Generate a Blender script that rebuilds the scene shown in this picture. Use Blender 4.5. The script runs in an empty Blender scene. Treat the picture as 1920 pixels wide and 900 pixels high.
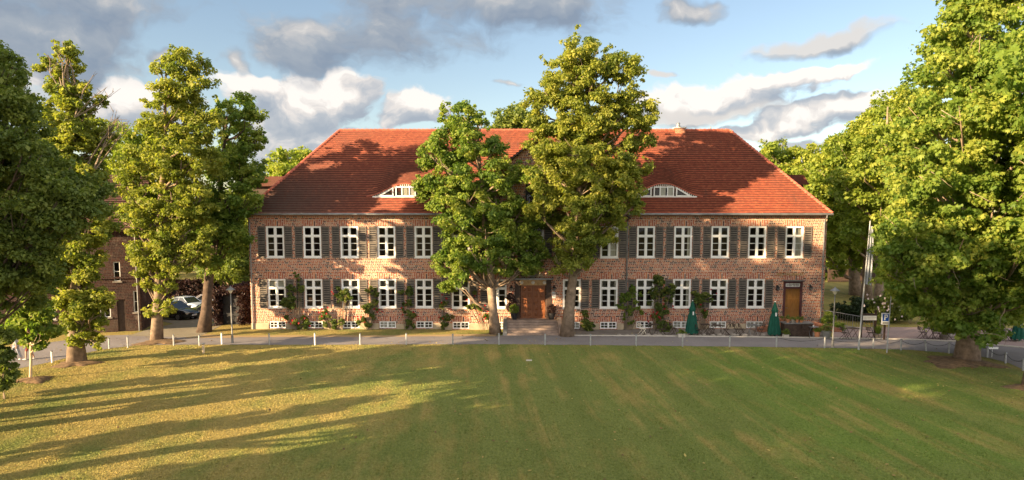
import bpy, bmesh, math, random
import numpy as np
from mathutils import Vector, Matrix
R = math.radians
C = bpy.context.scene.collection
random.seed(7)

# ------------------------------------------------------------------ camera, sky, sun, exposure
F, PX, PY, H, PITCH = 1280.0, 960.0, 524.0, 8.5, 5.3
cam = bpy.data.objects.new('camera', bpy.data.cameras.new('camera'))
C.objects.link(cam)
cam.location = (0, 0, H)
cam.rotation_euler = (R(90 - PITCH), 0, 0)
cam.data.sensor_width = 36
cam.data.lens = 24
cam.data.shift_y = (PY - 450) / 1920
cam.data.clip_end = 3000
bpy.context.scene.camera = cam
vs = bpy.context.scene.view_settings
vs.view_transform = 'Standard'
vs.look = 'None'
vs.gamma = 1
vs.use_curve_mapping = False
vs.exposure = 2.05
SUN_AZ, SUN_EL = 32.5, 15.5                 # light travels towards (cos, sin) of SUN_AZ
SUN_E, SKY_E = 5.0, 0.125
sd = Vector((math.cos(R(SUN_AZ)) * math.cos(R(SUN_EL)), math.sin(R(SUN_AZ)) * math.cos(R(SUN_EL)), -math.sin(R(SUN_EL))))
sun = bpy.data.objects.new('sun', bpy.data.lights.new('sun', 'SUN'))
C.objects.link(sun)
sun.data.energy = SUN_E
sun.data.angle = R(0.5)
sun.data.color = (1.0, 0.73, 0.42)
sun.rotation_euler = sd.to_track_quat('-Z', 'Y').to_euler()
sun.location = (-60, -40, 60)


def ray(px, py):
    u, v = (px - PX) / F, (PY - py) / F
    p = R(PITCH)
    return Vector((u, math.cos(p) + v * math.sin(p), -math.sin(p) + v * math.cos(p)))


def gp(px, py, z=0.0):
    d = ray(px, py)
    t = (z - H) / d.z
    return Vector((d.x * t, d.y * t, z))


def fp(px, py, Y):
    d = ray(px, py)
    t = Y / d.y
    return Vector((d.x * t, Y, H + d.z * t))


# ------------------------------------------------------------------ node helpers
class NT:
    def __init__(s, tree):
        s.t = tree
        s.t.nodes.clear()

    def n(s, kind, ins=None, **props):
        nd = s.t.nodes.new(kind)
        for k, v in props.items():
            setattr(nd, k, v)
        for k, v in (ins or {}).items():
            s.put(nd.inputs[k], v)
        return nd

    def put(s, sock, v):
        if isinstance(v, bpy.types.NodeSocket):
            s.t.links.new(v, sock)
        else:
            if hasattr(sock.default_value, '__len__') and hasattr(v, '__len__') and len(v) == 3 and len(sock.default_value) == 4:
                v = (*v, 1)
            sock.default_value = v

    def m(s, op, a, b=0.0, c=0.0, clamp=False):
        nd = s.n('ShaderNodeMath', operation=op, use_clamp=clamp)
        for i, v in enumerate((a, b, c)):
            s.put(nd.inputs[i], v)
        return nd.outputs[0]

    def mix(s, f, a, b, mode='MIX'):
        nd = s.n('ShaderNodeMix', data_type='RGBA', blend_type=mode)
        s.put(nd.inputs[0], f)
        s.put(nd.inputs[6], a)
        s.put(nd.inputs[7], b)
        return nd.outputs[2]

    def ramp(s, f, stops, interp='LINEAR'):
        nd = s.n('ShaderNodeValToRGB')
        cr = nd.color_ramp
        cr.interpolation = interp
        while len(cr.elements) < len(stops):
            cr.elements.new(0.5)
        for e, (p, c) in zip(cr.elements, stops):
            e.position = p
            e.color = (*c, 1) if hasattr(c, '__len__') else (c, c, c, 1)
        s.put(nd.inputs[0], f)
        return nd.outputs[0]

    def noise(s, vec, scale, detail=4, rough=0.55, out=0, dim='3D'):
        nd = s.n('ShaderNodeTexNoise', noise_dimensions=dim)
        if vec is not None:
            s.put(nd.inputs['Vector'], vec)
        nd.inputs['Scale'].default_value = scale
        nd.inputs['Detail'].default_value = detail
        nd.inputs['Roughness'].default_value = rough
        return nd.outputs[out]

    def step(s, v, a, b):
        nd = s.n('ShaderNodeMapRange', interpolation_type='SMOOTHSTEP')
        s.put(nd.inputs[0], v)
        s.put(nd.inputs[1], a)
        s.put(nd.inputs[2], b)
        return nd.outputs[0]

    def xyz(s, vec):
        nd = s.n('ShaderNodeSeparateXYZ')
        s.put(nd.inputs[0], vec)
        return nd.outputs

    def vec(s, x, y, z):
        nd = s.n('ShaderNodeCombineXYZ')
        for i, v in enumerate((x, y, z)):
            s.put(nd.inputs[i], v)
        return nd.outputs[0]

    def vscale(s, vec, sc):
        nd = s.n('ShaderNodeVectorMath', operation='MULTIPLY')
        s.put(nd.inputs[0], vec)
        nd.inputs[1].default_value = sc
        return nd.outputs[0]


def material(name):
    m = bpy.data.materials.new(name)
    m.use_nodes = True
    return m, NT(m.node_tree)


def finish(g, base, rough=0.8, bump=None, bstr=0.4, bdist=0.02, spec=0.3, metal=0.0):
    b = g.n('ShaderNodeBsdfPrincipled')
    g.put(b.inputs['Base Color'], base)
    g.put(b.inputs['Roughness'], rough)
    g.put(b.inputs['Specular IOR Level'], spec)
    g.put(b.inputs['Metallic'], metal)
    if bump is not None:
        bp = g.n('ShaderNodeBump', {'Strength': bstr, 'Distance': bdist, 'Height': bump})
        g.t.links.new(bp.outputs[0], b.inputs['Normal'])
    o = g.n('ShaderNodeOutputMaterial')
    g.t.links.new(b.outputs[0], o.inputs[0])
    return b


def simple(name, col, rough=0.7, var=0.18, scale=6.0, metal=0.0, spec=0.3, bstr=0.15):
    m, g = material(name)
    oc = g.n('ShaderNodeTexCoord').outputs['Object']
    nz = g.noise(oc, scale, 6, 0.6)
    dk = tuple(c * (1 - var) for c in col)
    lt = tuple(min(1, c * (1 + var)) for c in col)
    finish(g, g.ramp(nz, [(0.3, dk), (0.7, lt)]), rough, nz, bstr, 0.02, spec, metal)
    return m


# ------------------------------------------------------------------ world: Nishita sky with drifting clouds
def build_world():
    w = bpy.data.worlds.new('World')
    bpy.context.scene.world = w
    w.use_nodes = True
    g = NT(w.node_tree)
    sky = g.n('ShaderNodeTexSky', sky_type='NISHITA', sun_disc=False, sun_elevation=R(SUN_EL), sun_rotation=math.atan2(-sd.x, -sd.y), air_density=1.0, dust_density=0.6, ozone_density=2.2)
    D = g.n('ShaderNodeTexCoord').outputs['Generated']
    x, y, z = g.xyz(D)
    az = g.m('ARCTAN2', x, y)
    el = g.m('ARCSINE', z)

    def blobs(ae, lst):
        cur = None
        for (cx, cy, rx, ry, rot) in lst:
            d = ray(cx, cy).normalized()
            a0, e0 = math.atan2(d.x, d.y), math.asin(d.z)
            mp = g.n('ShaderNodeMapping', vector_type='TEXTURE')
            g.put(mp.inputs[0], ae)
            mp.inputs['Location'].default_value = (a0, e0, 0)
            mp.inputs['Rotation'].default_value = (0, 0, R(rot))
            mp.inputs['Scale'].default_value = (rx / F, ry / F, 1)
            ln = g.n('ShaderNodeVectorMath', operation='LENGTH')
            g.put(ln.inputs[0], mp.outputs[0])
            v = g.m('SUBTRACT', 1.0, ln.outputs['Value'])
            cur = v if cur is None else g.m('SMOOTH_MAX', cur, v, 0.12)
        return g.m('MAXIMUM', cur, -1.4)

    def density(ae, lst, sc, amp, seed):
        nv = g.n('ShaderNodeVectorMath', operation='MULTIPLY_ADD')
        g.put(nv.inputs[0], ae)
        nv.inputs[1].default_value = (1.0, 1.6, 1)
        nv.inputs[2].default_value = (seed, seed * 0.7, 0)
        nz = g.noise(nv.outputs[0], sc, 9, 0.56)
        return g.m('ADD', g.m('MULTIPLY', blobs(ae, lst), 0.9), g.m('MULTIPLY', g.m('SUBTRACT', nz, 0.5), amp))

    bright = [(575, 205, 130, 58, 0), (640, 190, 70, 44, 0), (470, 172, 70, 30, 0), (775, 208, 76, 40, 0), (590, 268, 220, 44, 0), (240, 195, 110, 46, 5),
              (1320, 192, 190, 38, 5), (1490, 153, 160, 20, 6), (1570, 208, 180, 22, 4), (1400, 246, 200, 20, 4), (1480, 280, 240, 26, 0), (880, 270, 130, 22, 0),
              (-300, 150, 260, 90, 0), (2250, 120, 300, 60, 0)]
    dark = [(40, 60, 210, 95, -8), (-60, -40, 320, 110, 0), (130, 130, 90, 50, -20), (880, 8, 360, 88, 4), (600, 80, 130, 66, 25), (720, 50, 230, 70, 8), (1000, 5, 200, 36, 0), (1525, 88, 140, 22, 8),
            (1278, 12, 75, 22, -5), (1220, 143, 55, 9, 2), (965, 155, 50, 9, 0), (455, 125, 26, 22, 50), (325, 90, 36, 16, 10), (1300, 222, 160, 16, 6), (800, -200, 500, 90, 5), (1600, -260, 420, 60, 8)]
    ae0 = g.vec(az, el, 0.0)
    wrp = g.n('ShaderNodeTexNoise', {'Vector': ae0, 'Scale': 7.0, 'Detail': 4.0, 'Roughness': 0.6})
    wv = g.n('ShaderNodeVectorMath', operation='SUBTRACT')
    g.put(wv.inputs[0], wrp.outputs['Color'])
    wv.inputs[1].default_value = (0.5, 0.5, 0.5)
    wa = g.n('ShaderNodeVectorMath', operation='ADD')
    g.put(wa.inputs[0], ae0)
    g.put(wa.inputs[1], g.vscale(wv.outputs[0], (0.16, 0.08, 0.0)))
    ae = wa.outputs[0]
    az, el, _z = g.xyz(ae)
    ae2 = g.vec(g.m('SUBTRACT', az, 0.014), g.m('ADD', el, 0.022), 0.0)
    db, db2 = density(ae, bright, 11.0, 1.9, 3.1), density(ae2, bright, 11.0, 1.9, 3.1)
    dd, dd2 = density(ae, dark, 9.0, 2.2, 7.7), density(ae2, dark, 9.0, 2.2, 7.7)
    fine = g.m('SUBTRACT', g.noise(g.vscale(ae, (1.0, 1.4, 1)), 17.0, 8, 0.62), 0.5)
    ab = g.step(db, 0.0, 0.26)
    ad = g.step(dd, -0.02, 0.6)
    lb = g.m('ADD', g.m('ADD', 0.46, g.m('MULTIPLY', g.m('SUBTRACT', db, db2), 1.0)), g.m('MULTIPLY', fine, 1.9), clamp=True)
    ld = g.m('ADD', g.m('ADD', 0.30, g.m('MULTIPLY', g.m('SUBTRACT', dd, dd2), 0.8)), g.m('MULTIPLY', fine, 1.3), clamp=True)
    K = 0.335
    cb = g.ramp(lb, [(0.0, (2.3 * K, 2.6 * K, 3.05 * K)), (0.45, (3.1 * K, 3.25 * K, 3.5 * K)), (0.8, (5.0 * K, 4.65 * K, 4.4 * K)), (1.0, (6.2 * K, 5.8 * K, 5.4 * K))])
    cd = g.ramp(ld, [(0.0, (1.5 * K, 1.85 * K, 2.4 * K)), (0.5, (2.2 * K, 2.45 * K, 2.8 * K)), (0.85, (3.6 * K, 3.5 * K, 3.45 * K)), (1.0, (4.6 * K, 4.35 * K, 4.1 * K))])
    # the open blue sky ahead; a broad bank of unseen bright cloud, added behind and overhead to fill the shade
    west = g.step(g.m('ADD', g.m('MULTIPLY', y, -1.0), g.m('MULTIPLY', g.m('MAXIMUM', z, 0.0), 0.75)), -0.05, 0.55)
    bank = g.m('MULTIPLY', west, g.step(g.noise(g.vscale(D, (1, 1, 2.2)), 2.3, 6, 0.6), 0.34, 0.52))
    skyc = g.mix(1.0, sky.outputs[0], (0.53, 0.45, 0.395), 'MULTIPLY')
    c1 = g.mix(g.m('MULTIPLY', ab, 0.95), skyc, cb)
    c2 = g.mix(g.m('MULTIPLY', ad, 0.92), c1, cd)
    c2 = g.mix(bank, c2, (3.75, 3.6, 3.45))
    bg = g.n('ShaderNodeBackground', {'Color': c2, 'Strength': SKY_E})
    o = g.n('ShaderNodeOutputWorld')
    g.t.links.new(bg.outputs[0], o.inputs[0])


build_world()


# ------------------------------------------------------------------ materials
def mat_brick(name, ramp_cols, mortar, bw=0.30, bh=0.118, mw=0.02, soldier=False, dirt=0.25):
    m, g = material(name)
    x, y, z = g.xyz(g.n('ShaderNodeTexCoord').outputs['Object'])
    u = g.m('ADD', x, y)
    if soldier:
        u, z = z, u
        bw, bh = 0.6, 0.13
    row = g.m('FLOOR', g.m('DIVIDE', z, bh))
    odd = g.m('MODULO', g.m('ABSOLUTE', row), 2.0)
    # header and stretcher courses alternate
    bwid = g.m('MULTIPLY', bw, g.m('SUBTRACT', 1.0, g.m('MULTIPLY', odd, 0.0 if soldier else 0.42)))
    uu = g.m('ADD', g.m('DIVIDE', u, bwid), g.m('MULTIPLY', row, 0.37))
    col = g.m('FLOOR', uu)
    fu = g.m('MULTIPLY', g.m('FRACT', uu), bwid)
    fv = g.m('SUBTRACT', z, g.m('MULTIPLY', row, bh))
    du = g.m('MINIMUM', fu, g.m('SUBTRACT', bwid, fu))
    dv = g.m('MINIMUM', fv, g.m('SUBTRACT', bh, fv))
    d = g.m('MINIMUM', du, dv)
    wob = g.noise(g.vec(u, z, 0.0), 14, 3)
    mask = g.step(g.m('ADD', d, g.m('MULTIPLY', g.m('SUBTRACT', wob, 0.5), 0.012)), mw * 0.45, mw * 0.7)
    wn = g.n('ShaderNodeTexWhiteNoise', noise_dimensions='2D')
    g.put(wn.inputs['Vector'], g.vec(col, row, 0.0))
    bc = g.ramp(wn.outputs['Value'], ramp_cols)
    big = g.noise(g.vec(u, z, 0.0), 0.45, 5, 0.6)
    c = g.mix(mask, mortar, bc)
    c = g.mix(g.m('MULTIPLY', g.step(big, 0.45, 0.75), dirt), c, (0.09, 0.075, 0.065))
    c = g.mix(g.m('MULTIPLY', g.step(g.noise(g.vec(u, z, 3.0), 1.1, 6, 0.65), 0.55, 0.8), 0.3), c, (0.55, 0.46, 0.38))
    if not soldier:
        # rising damp near the ground and dark runs below
        run = g.noise(g.vec(g.m('MULTIPLY', u, 2.2), g.m('MULTIPLY', z, 0.22), 9.0), 1.0, 5, 0.6)
        c = g.mix(g.m('MULTIPLY', g.step(run, 0.56, 0.72), 0.3), c, (0.085, 0.06, 0.05))
        c = g.mix(g.m('MULTIPLY', g.m('MULTIPLY', g.step(z, 1.3, 0.1), g.step(big, 0.35, 0.65)), 0.45), c, (0.10, 0.075, 0.055))
    finish(g, c, 0.9, mask, 0.6, 0.012, 0.15)
    return m


BR = [(0.0, (0.045, 0.025, 0.03)), (0.16, (0.09, 0.035, 0.035)), (0.26, (0.22, 0.06, 0.042)), (0.5, (0.36, 0.095, 0.048)), (0.72, (0.45, 0.135, 0.06)), (0.9, (0.47, 0.17, 0.07)), (1.0, (0.38, 0.23, 0.17))]
M = {}
M['brick'] = mat_brick('old red brick', BR, (0.56, 0.45, 0.35), bw=0.28, bh=0.118, mw=0.029, dirt=0.25)
M['soldier'] = mat_brick('upright brick arch', BR, (0.58, 0.47, 0.375), mw=0.03, soldier=True, dirt=0.05)
M['old_brick'] = mat_brick('dark shade-toned brick', [(0, (0.025, 0.012, 0.011)), (0.5, (0.042, 0.017, 0.014)), (1, (0.065, 0.027, 0.02))], (0.08, 0.066, 0.058), mw=0.014, dirt=0.5)  # dark brick, lowered further in colour to stand in for deep shade
M['orange_brick'] = mat_brick('orange step brick', [(0, (0.3, 0.09, 0.045)), (0.5, (0.42, 0.13, 0.06)), (1, (0.5, 0.18, 0.08))], (0.4, 0.3, 0.24), bh=0.08, mw=0.012, dirt=0.1)


def mat_tile():
    m, g = material('red clay tile')
    oc = g.n('ShaderNodeTexCoord').outputs['Object']
    x, y, z = g.xyz(oc)
    u = g.m('ADD', x, y)
    row = g.m('FLOOR', g.m('DIVIDE', z, 0.117))
    col = g.m('FLOOR', g.m('ADD', g.m('DIVIDE', x, 0.19), g.m('MULTIPLY', row, 0.5)))
    wn = g.n('ShaderNodeTexWhiteNoise', noise_dimensions='2D')
    g.put(wn.inputs['Vector'], g.vec(col, row, 0.0))
    c = g.ramp(wn.outputs['Value'], [(0, (0.205, 0.05, 0.029)), (0.5, (0.252, 0.063, 0.033)), (1, (0.295, 0.083, 0.042))])
    fx = g.m('FRACT', g.m('ADD', g.m('DIVIDE', x, 0.19), g.m('MULTIPLY', row, 0.5)))
    gap = g.step(g.m('ABSOLUTE', g.m('SUBTRACT', fx, 0.5)), 0.38, 0.5)
    c = g.mix(g.m('MULTIPLY', gap, 0.45), c, (0.10, 0.03, 0.02))
    big = g.noise(oc, 0.22, 7, 0.62)
    c = g.mix(g.m('MULTIPLY', g.step(big, 0.45, 0.7), 0.5), c, (0.15, 0.06, 0.042))
    # dark weathering and painted-in shadow on the roof's lower left, streaks elsewhere
    st = g.noise(g.vscale(oc, (1.2, 0.35, 0.35)), 1.3, 7, 0.7)
    low = g.m('MULTIPLY', g.step(g.m('ADD', x, g.m('MULTIPLY', big, 5.0)), -5.0, -15.0), g.step(z, 14.0, 9.6))
    c = g.mix(g.m('MULTIPLY', g.m('MULTIPLY', low, g.step(st, 0.12, 0.5)), 0.9), c, (0.075, 0.055, 0.047))
    c = g.mix(g.m('MULTIPLY', g.step(st, 0.60, 0.72), 0.6), c, (0.085, 0.05, 0.04))
    c = g.mix(g.m('MULTIPLY', g.step(g.noise(oc, 1.7, 5, 0.7), 0.62, 0.72), 0.4), c, (0.20, 0.16, 0.10))
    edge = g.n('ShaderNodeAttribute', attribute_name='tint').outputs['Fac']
    c = g.mix(g.m('MULTIPLY', edge, 0.75), c, (0.07, 0.026, 0.018))  # riser faces painted dark as the shadow gap under each course
    finish(g, c, 0.8, g.m('ADD', gap, g.noise(oc, 9, 4)), 0.5, 0.02, 0.25)
    return m


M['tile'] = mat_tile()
M['dark_tile'] = simple('sooty old tile', (0.075, 0.034, 0.026), 0.9, 0.35, 2)
M['ridge'] = simple('ridge tile', (0.36, 0.10, 0.06), 0.8, 0.3, 3)
M['white'] = simple('white window paint', (0.78, 0.77, 0.74), 0.5, 0.05, 4)
M['shutter'] = simple('weathered shutter wood', (0.125, 0.107, 0.09), 0.75, 0.35, 3)
M['stone'] = simple('beige plinth stone', (0.36, 0.29, 0.2), 0.9, 0.3, 1.4, bstr=0.5)
M['step_stone'] = simple('worn step stone', (0.27, 0.20, 0.16), 0.9, 0.35, 2.0, bstr=0.5)
M['interior'] = simple('dark room', (0.05, 0.03, 0.025), 0.9, 0.4, 0.6)
M['curtain'] = simple('cream curtain', (0.5, 0.45, 0.37), 0.9, 0.15, 8)
M['zinc'] = simple('zinc gutter', (0.22, 0.22, 0.22), 0.5, 0.25, 3, metal=0.6)
M['lead'] = simple('grey metal', (0.3, 0.31, 0.32), 0.4, 0.2, 4, metal=0.8)
M['galv'] = simple('galvanised post', (0.42, 0.43, 0.44), 0.45, 0.2, 5, metal=0.5)
M['black'] = simple('black iron', (0.02, 0.02, 0.022), 0.5, 0.3, 5)
M['dark_wood'] = simple('dark stained wood', (0.055, 0.035, 0.026), 0.65, 0.4, 5)
M['oxblood'] = simple('dark red door frame', (0.075, 0.028, 0.03), 0.6, 0.3, 5)
M['beam'] = simple('carved oak beam', (0.38, 0.24, 0.11), 0.7, 0.3, 4)
M['letter'] = simple('tarnished gold lettering', (0.32, 0.22, 0.09), 0.6, 0.2, 4)
M['terracotta'] = simple('terracotta', (0.45, 0.2, 0.1), 0.8, 0.25, 6)
M['green_cloth'] = simple('bottle green canvas', (0.008, 0.072, 0.047), 0.85, 0.25, 3, bstr=0.3)
M['bark'] = simple('furrowed bark', (0.21, 0.155, 0.11), 0.95, 0.45, 3.5, bstr=0.9)
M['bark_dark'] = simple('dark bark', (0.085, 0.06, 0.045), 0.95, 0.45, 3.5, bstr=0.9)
M['twig'] = simple('dry twig', (0.22, 0.17, 0.12), 0.9, 0.3, 3)
M['stake'] = simple('pale peeled stake', (0.6, 0.46, 0.3), 0.8, 0.15, 4)
M['soil'] = simple('brown mulch', (0.135, 0.085, 0.045), 1.0, 0.5, 4, bstr=1.0)
M['rock'] = simple('field stone', (0.24, 0.21, 0.18), 0.9, 0.35, 3, bstr=0.7)
M['tyre'] = simple('tyre rubber', (0.015, 0.015, 0.015), 0.8, 0.2, 6)
M['sign_blue'] = simple('sign blue', (0.012, 0.08, 0.38), 0.4, 0.05, 4)
M['sign_white'] = simple('sign white', (0.75, 0.76, 0.74), 0.4, 0.06, 4)
M['sign_ink'] = simple('sign ink', (0.2, 0.2, 0.18), 0.6, 0.1, 4)
M['flag'] = simple('grey flag cloth', (0.34, 0.36, 0.4), 0.8, 0.3, 2.5)
M['skin'] = simple('skin', (0.5, 0.3, 0.21), 0.6, 0.08, 5)
M['denim'] = simple('pale denim', (0.3, 0.34, 0.4), 0.9, 0.15, 8)
M['jacket'] = simple('grey jacket', (0.33, 0.36, 0.4), 0.9, 0.1, 8)
M['shirt'] = simple('white shirt', (0.75, 0.74, 0.72), 0.9, 0.05, 8)
M['shorts'] = simple('rust red shorts', (0.32, 0.08, 0.06), 0.9, 0.1, 8)
M['hair'] = simple('brown hair', (0.05, 0.03, 0.02), 0.7, 0.3, 9)
M['rose_red'] = simple('red rose petals', (0.33, 0.012, 0.02), 0.6, 0.25, 9)
M['rose_white'] = simple('pale rose petals', (0.72, 0.62, 0.6), 0.6, 0.15, 9)
M['planter'] = simple('pale concrete planter', (0.5, 0.46, 0.4), 0.9, 0.15, 5)
M['lamp_glass'] = simple('opal lamp glass', (0.75, 0.68, 0.55), 0.3, 0.05, 4)


def mat_door(name, a, b):
    m, g = material(name)
    oc = g.n('ShaderNodeTexCoord').outputs['Object']
    nz = g.noise(g.vscale(oc, (9, 9, 1.2)), 2.2, 6, 0.6)
    finish(g, g.ramp(nz, [(0.3, a), (0.7, b)]), 0.5, nz, 0.15, 0.01, 0.4)
    return m


M['oak'] = mat_door('varnished oak door', (0.15, 0.05, 0.018), (0.26, 0.092, 0.03))
M['honey'] = mat_door('honey coloured door', (0.20, 0.085, 0.018), (0.31, 0.145, 0.035))


def mat_glass():
    m, g = material('window glass')
    fr = g.n('ShaderNodeFresnel', {'IOR': 1.55}).outputs[0]
    fac = g.m('MULTIPLY', fr, 0.4)
    oc = g.n('ShaderNodeTexCoord').outputs['Object']
    bp = g.n('ShaderNodeBump', {'Strength': 0.06, 'Distance': 0.02, 'Height': g.noise(oc, 1.3, 2)})
    tr = g.n('ShaderNodeBsdfTransparent', {'Color': (0.82, 0.86, 0.85)})
    gl = g.n('ShaderNodeBsdfGlossy', {'Color': (0.9, 0.93, 0.95), 'Roughness': 0.03, 'Normal': bp.outputs[0]})
    mx = g.n('ShaderNodeMixShader', {0: fac})
    g.t.links.new(tr.outputs[0], mx.inputs[1])
    g.t.links.new(gl.outputs[0], mx.inputs[2])
    o = g.n('ShaderNodeOutputMaterial')
    g.t.links.new(mx.outputs[0], o.inputs[0])
    return m


M['glass'] = mat_glass()


def mat_leaf(name, lo, mid, hi, trans=0.4):
    m, g = material(name)
    at = g.n('ShaderNodeAttribute', attribute_name='tint')
    c = g.ramp(at.outputs['Fac'], [(0.05, lo), (0.5, mid), (0.95, hi)])
    df = g.n('ShaderNodeBsdfPrincipled', {'Base Color': c, 'Roughness': 0.5, 'Specular IOR Level': 0.25})
    tc = g.mix(1.0, c, (1.15, 1.25, 0.6), 'MULTIPLY')
    tr = g.n('ShaderNodeBsdfTranslucent', {'Color': tc})
    mx = g.n('ShaderNodeMixShader', {0: trans})
    g.t.links.new(df.outputs[0], mx.inputs[1])
    g.t.links.new(tr.outputs[0], mx.inputs[2])
    o = g.n('ShaderNodeOutputMaterial')
    g.t.links.new(mx.outputs[0], o.inputs[0])
    return m


M['lime_leaf'] = mat_leaf('lime leaves', (0.12, 0.165, 0.032), (0.235, 0.265, 0.045), (0.38, 0.365, 0.07), 0.5)
M['lime_green'] = mat_leaf('green lime leaves', (0.095, 0.165, 0.032), (0.175, 0.25, 0.042), (0.31, 0.34, 0.065), 0.5)
M['chestnut_leaf'] = mat_leaf('chestnut leaves', (0.10, 0.175, 0.028), (0.18, 0.255, 0.04), (0.32, 0.345, 0.06), 0.5)
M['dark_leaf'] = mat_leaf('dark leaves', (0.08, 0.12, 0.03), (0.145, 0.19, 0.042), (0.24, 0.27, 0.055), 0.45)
M['conifer'] = mat_leaf('dark evergreen', (0.012, 0.028, 0.010), (0.022, 0.045, 0.014), (0.035, 0.06, 0.02), 0.1)
M['purple_leaf'] = mat_leaf('copper hedge leaves', (0.022, 0.010, 0.012), (0.04, 0.018, 0.018), (0.055, 0.035, 0.022), 0.15)
M['rose_leaf'] = mat_leaf('rose leaves', (0.055, 0.09, 0.022), (0.115, 0.16, 0.034), (0.25, 0.24, 0.06), 0.4)
M['dry_leaf'] = mat_leaf('dry fallen leaves', (0.10, 0.055, 0.025), (0.22, 0.13, 0.045), (0.36, 0.28, 0.08), 0.1)
M['bg_leaf'] = mat_leaf('woodland leaves', (0.12, 0.18, 0.03), (0.22, 0.28, 0.04), (0.36, 0.37, 0.06), 0.5)



def mat_lawn(name='mown lawn', blades=False):
    m, g = material(name)
    oc = g.n('ShaderNodeTexCoord').outputs['Object']
    x, y, z = g.xyz(oc)
    big = g.noise(oc, 0.09, 6, 0.6)
    mid = g.noise(g.vscale(oc, (1.0, 0.45, 1)), 0.5, 7, 0.65)
    fine = g.noise(g.vscale(oc, (1.0, 0.55, 1)), 11.0, 7, 0.7)
    xs_ = g.m('ADD', x, g.m('MULTIPLY', y, 0.07))
    streak = g.noise(g.vec(g.m('MULTIPLY', xs_, 1.0), g.m('MULTIPLY', y, 0.035), 0.0), 1.15, 5, 0.62)
    streak2 = g.noise(g.vec(g.m('ADD', x, g.m('MULTIPLY', y, 0.55)), g.m('MULTIPLY', y, 0.04), 5.0), 0.8, 4, 0.6)
    wob = g.m('MULTIPLY', g.noise(g.vscale(oc, (0.5, 0.05, 1)), 0.7, 4), 1.3)
    st = g.m('SINE', g.m('MULTIPLY', g.m('ADD', xs_, wob), 2 * math.pi / 2.6))
    right = g.step(x, -12.0, 3.0)
    green = g.ramp(fine, [(0.25, (0.085, 0.10, 0.028)), (0.5, (0.145, 0.165, 0.045)), (0.78, (0.23, 0.24, 0.075))])
    lush = g.ramp(fine, [(0.25, (0.075, 0.115, 0.024)), (0.5, (0.13, 0.19, 0.036)), (0.78, (0.2, 0.25, 0.058))])
    dry = g.ramp(fine, [(0.25, (0.20, 0.14, 0.045)), (0.55, (0.34, 0.245, 0.085)), (0.8, (0.47, 0.36, 0.15))])
    lm = g.m('MULTIPLY', g.step(x, 2.0, 13.0), g.step(big, 0.35, 0.6))
    c = g.mix(g.m('MULTIPLY', lm, 0.85), green, lush)
    dl = g.m('ADD', g.m('MULTIPLY', g.m('SUBTRACT', mid, 0.5), 1.5), g.m('ADD', 0.07, g.m('MULTIPLY', g.m('SUBTRACT', big, 0.5), 1.2)))
    dl = g.m('ADD', dl, g.m('MULTIPLY', g.m('SUBTRACT', 1.0, right), 0.30))
    dl = g.m('ADD', dl, g.m('MULTIPLY', g.m('MULTIPLY', g.m('SUBTRACT', streak, 0.5), right), 1.9))
    dl = g.m('ADD', dl, g.m('MULTIPLY', g.m('SUBTRACT', streak2, 0.5), 0.35))
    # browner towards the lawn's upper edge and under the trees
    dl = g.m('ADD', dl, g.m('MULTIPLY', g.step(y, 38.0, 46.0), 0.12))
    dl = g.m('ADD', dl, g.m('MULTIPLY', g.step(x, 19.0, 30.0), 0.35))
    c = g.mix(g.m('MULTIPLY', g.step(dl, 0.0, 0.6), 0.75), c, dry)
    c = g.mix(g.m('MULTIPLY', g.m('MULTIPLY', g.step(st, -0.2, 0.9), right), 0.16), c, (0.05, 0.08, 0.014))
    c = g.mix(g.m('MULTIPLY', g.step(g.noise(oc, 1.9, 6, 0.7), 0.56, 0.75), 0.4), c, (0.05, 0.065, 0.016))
    if blades:
        at = g.n('ShaderNodeAttribute', attribute_name='tint').outputs['Fac']
        c = g.mix(1.0, c, g.ramp(at, [(0.0, (0.95, 1.05, 0.85)), (0.5, (1.2, 1.22, 1.12)), (1.0, (1.5, 1.42, 1.35))]), 'MULTIPLY')
        finish(g, c, 0.8, spec=0.1)
    else:
        finish(g, c, 0.95, g.m('ADD', fine, g.m('MULTIPLY', mid, 0.6)), 1.0, 0.09, 0.1)
    return m


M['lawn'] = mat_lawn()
M['blade'] = mat_lawn('grass blades', True)


def mat_ground(name, a, b, sc=1.2, speck=30, bst=0.5):
    m, g = material(name)
    oc = g.n('ShaderNodeTexCoord').outputs['Object']
    nz = g.noise(oc, sc, 7, 0.6)
    sp = g.noise(oc, speck, 3, 0.7)
    c = g.ramp(nz, [(0.3, a), (0.7, b)])
    c = g.mix(g.step(sp, 0.5, 0.8), c, tuple(v * 1.4 for v in b))
    finish(g, c, 0.95, sp, bst, 0.02, 0.15)
    return m


M['road'] = mat_ground('grey lane paving', (0.15, 0.135, 0.135), (0.21, 0.19, 0.185), 0.35)
M['yard'] = mat_ground('sandy yard', (0.16, 0.14, 0.10), (0.24, 0.21, 0.155), 0.5)
M['terrace'] = mat_ground('gravel terrace', (0.13, 0.11, 0.095), (0.22, 0.19, 0.165), 1.0)
M['plaza'] = mat_ground('pink paving', (0.22, 0.16, 0.15), (0.30, 0.22, 0.2), 0.5)
M['sand'] = mat_ground('sandy verge', (0.24, 0.17, 0.09), (0.34, 0.24, 0.13), 0.8)

# ------------------------------------------------------------------ mesh helpers


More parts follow.
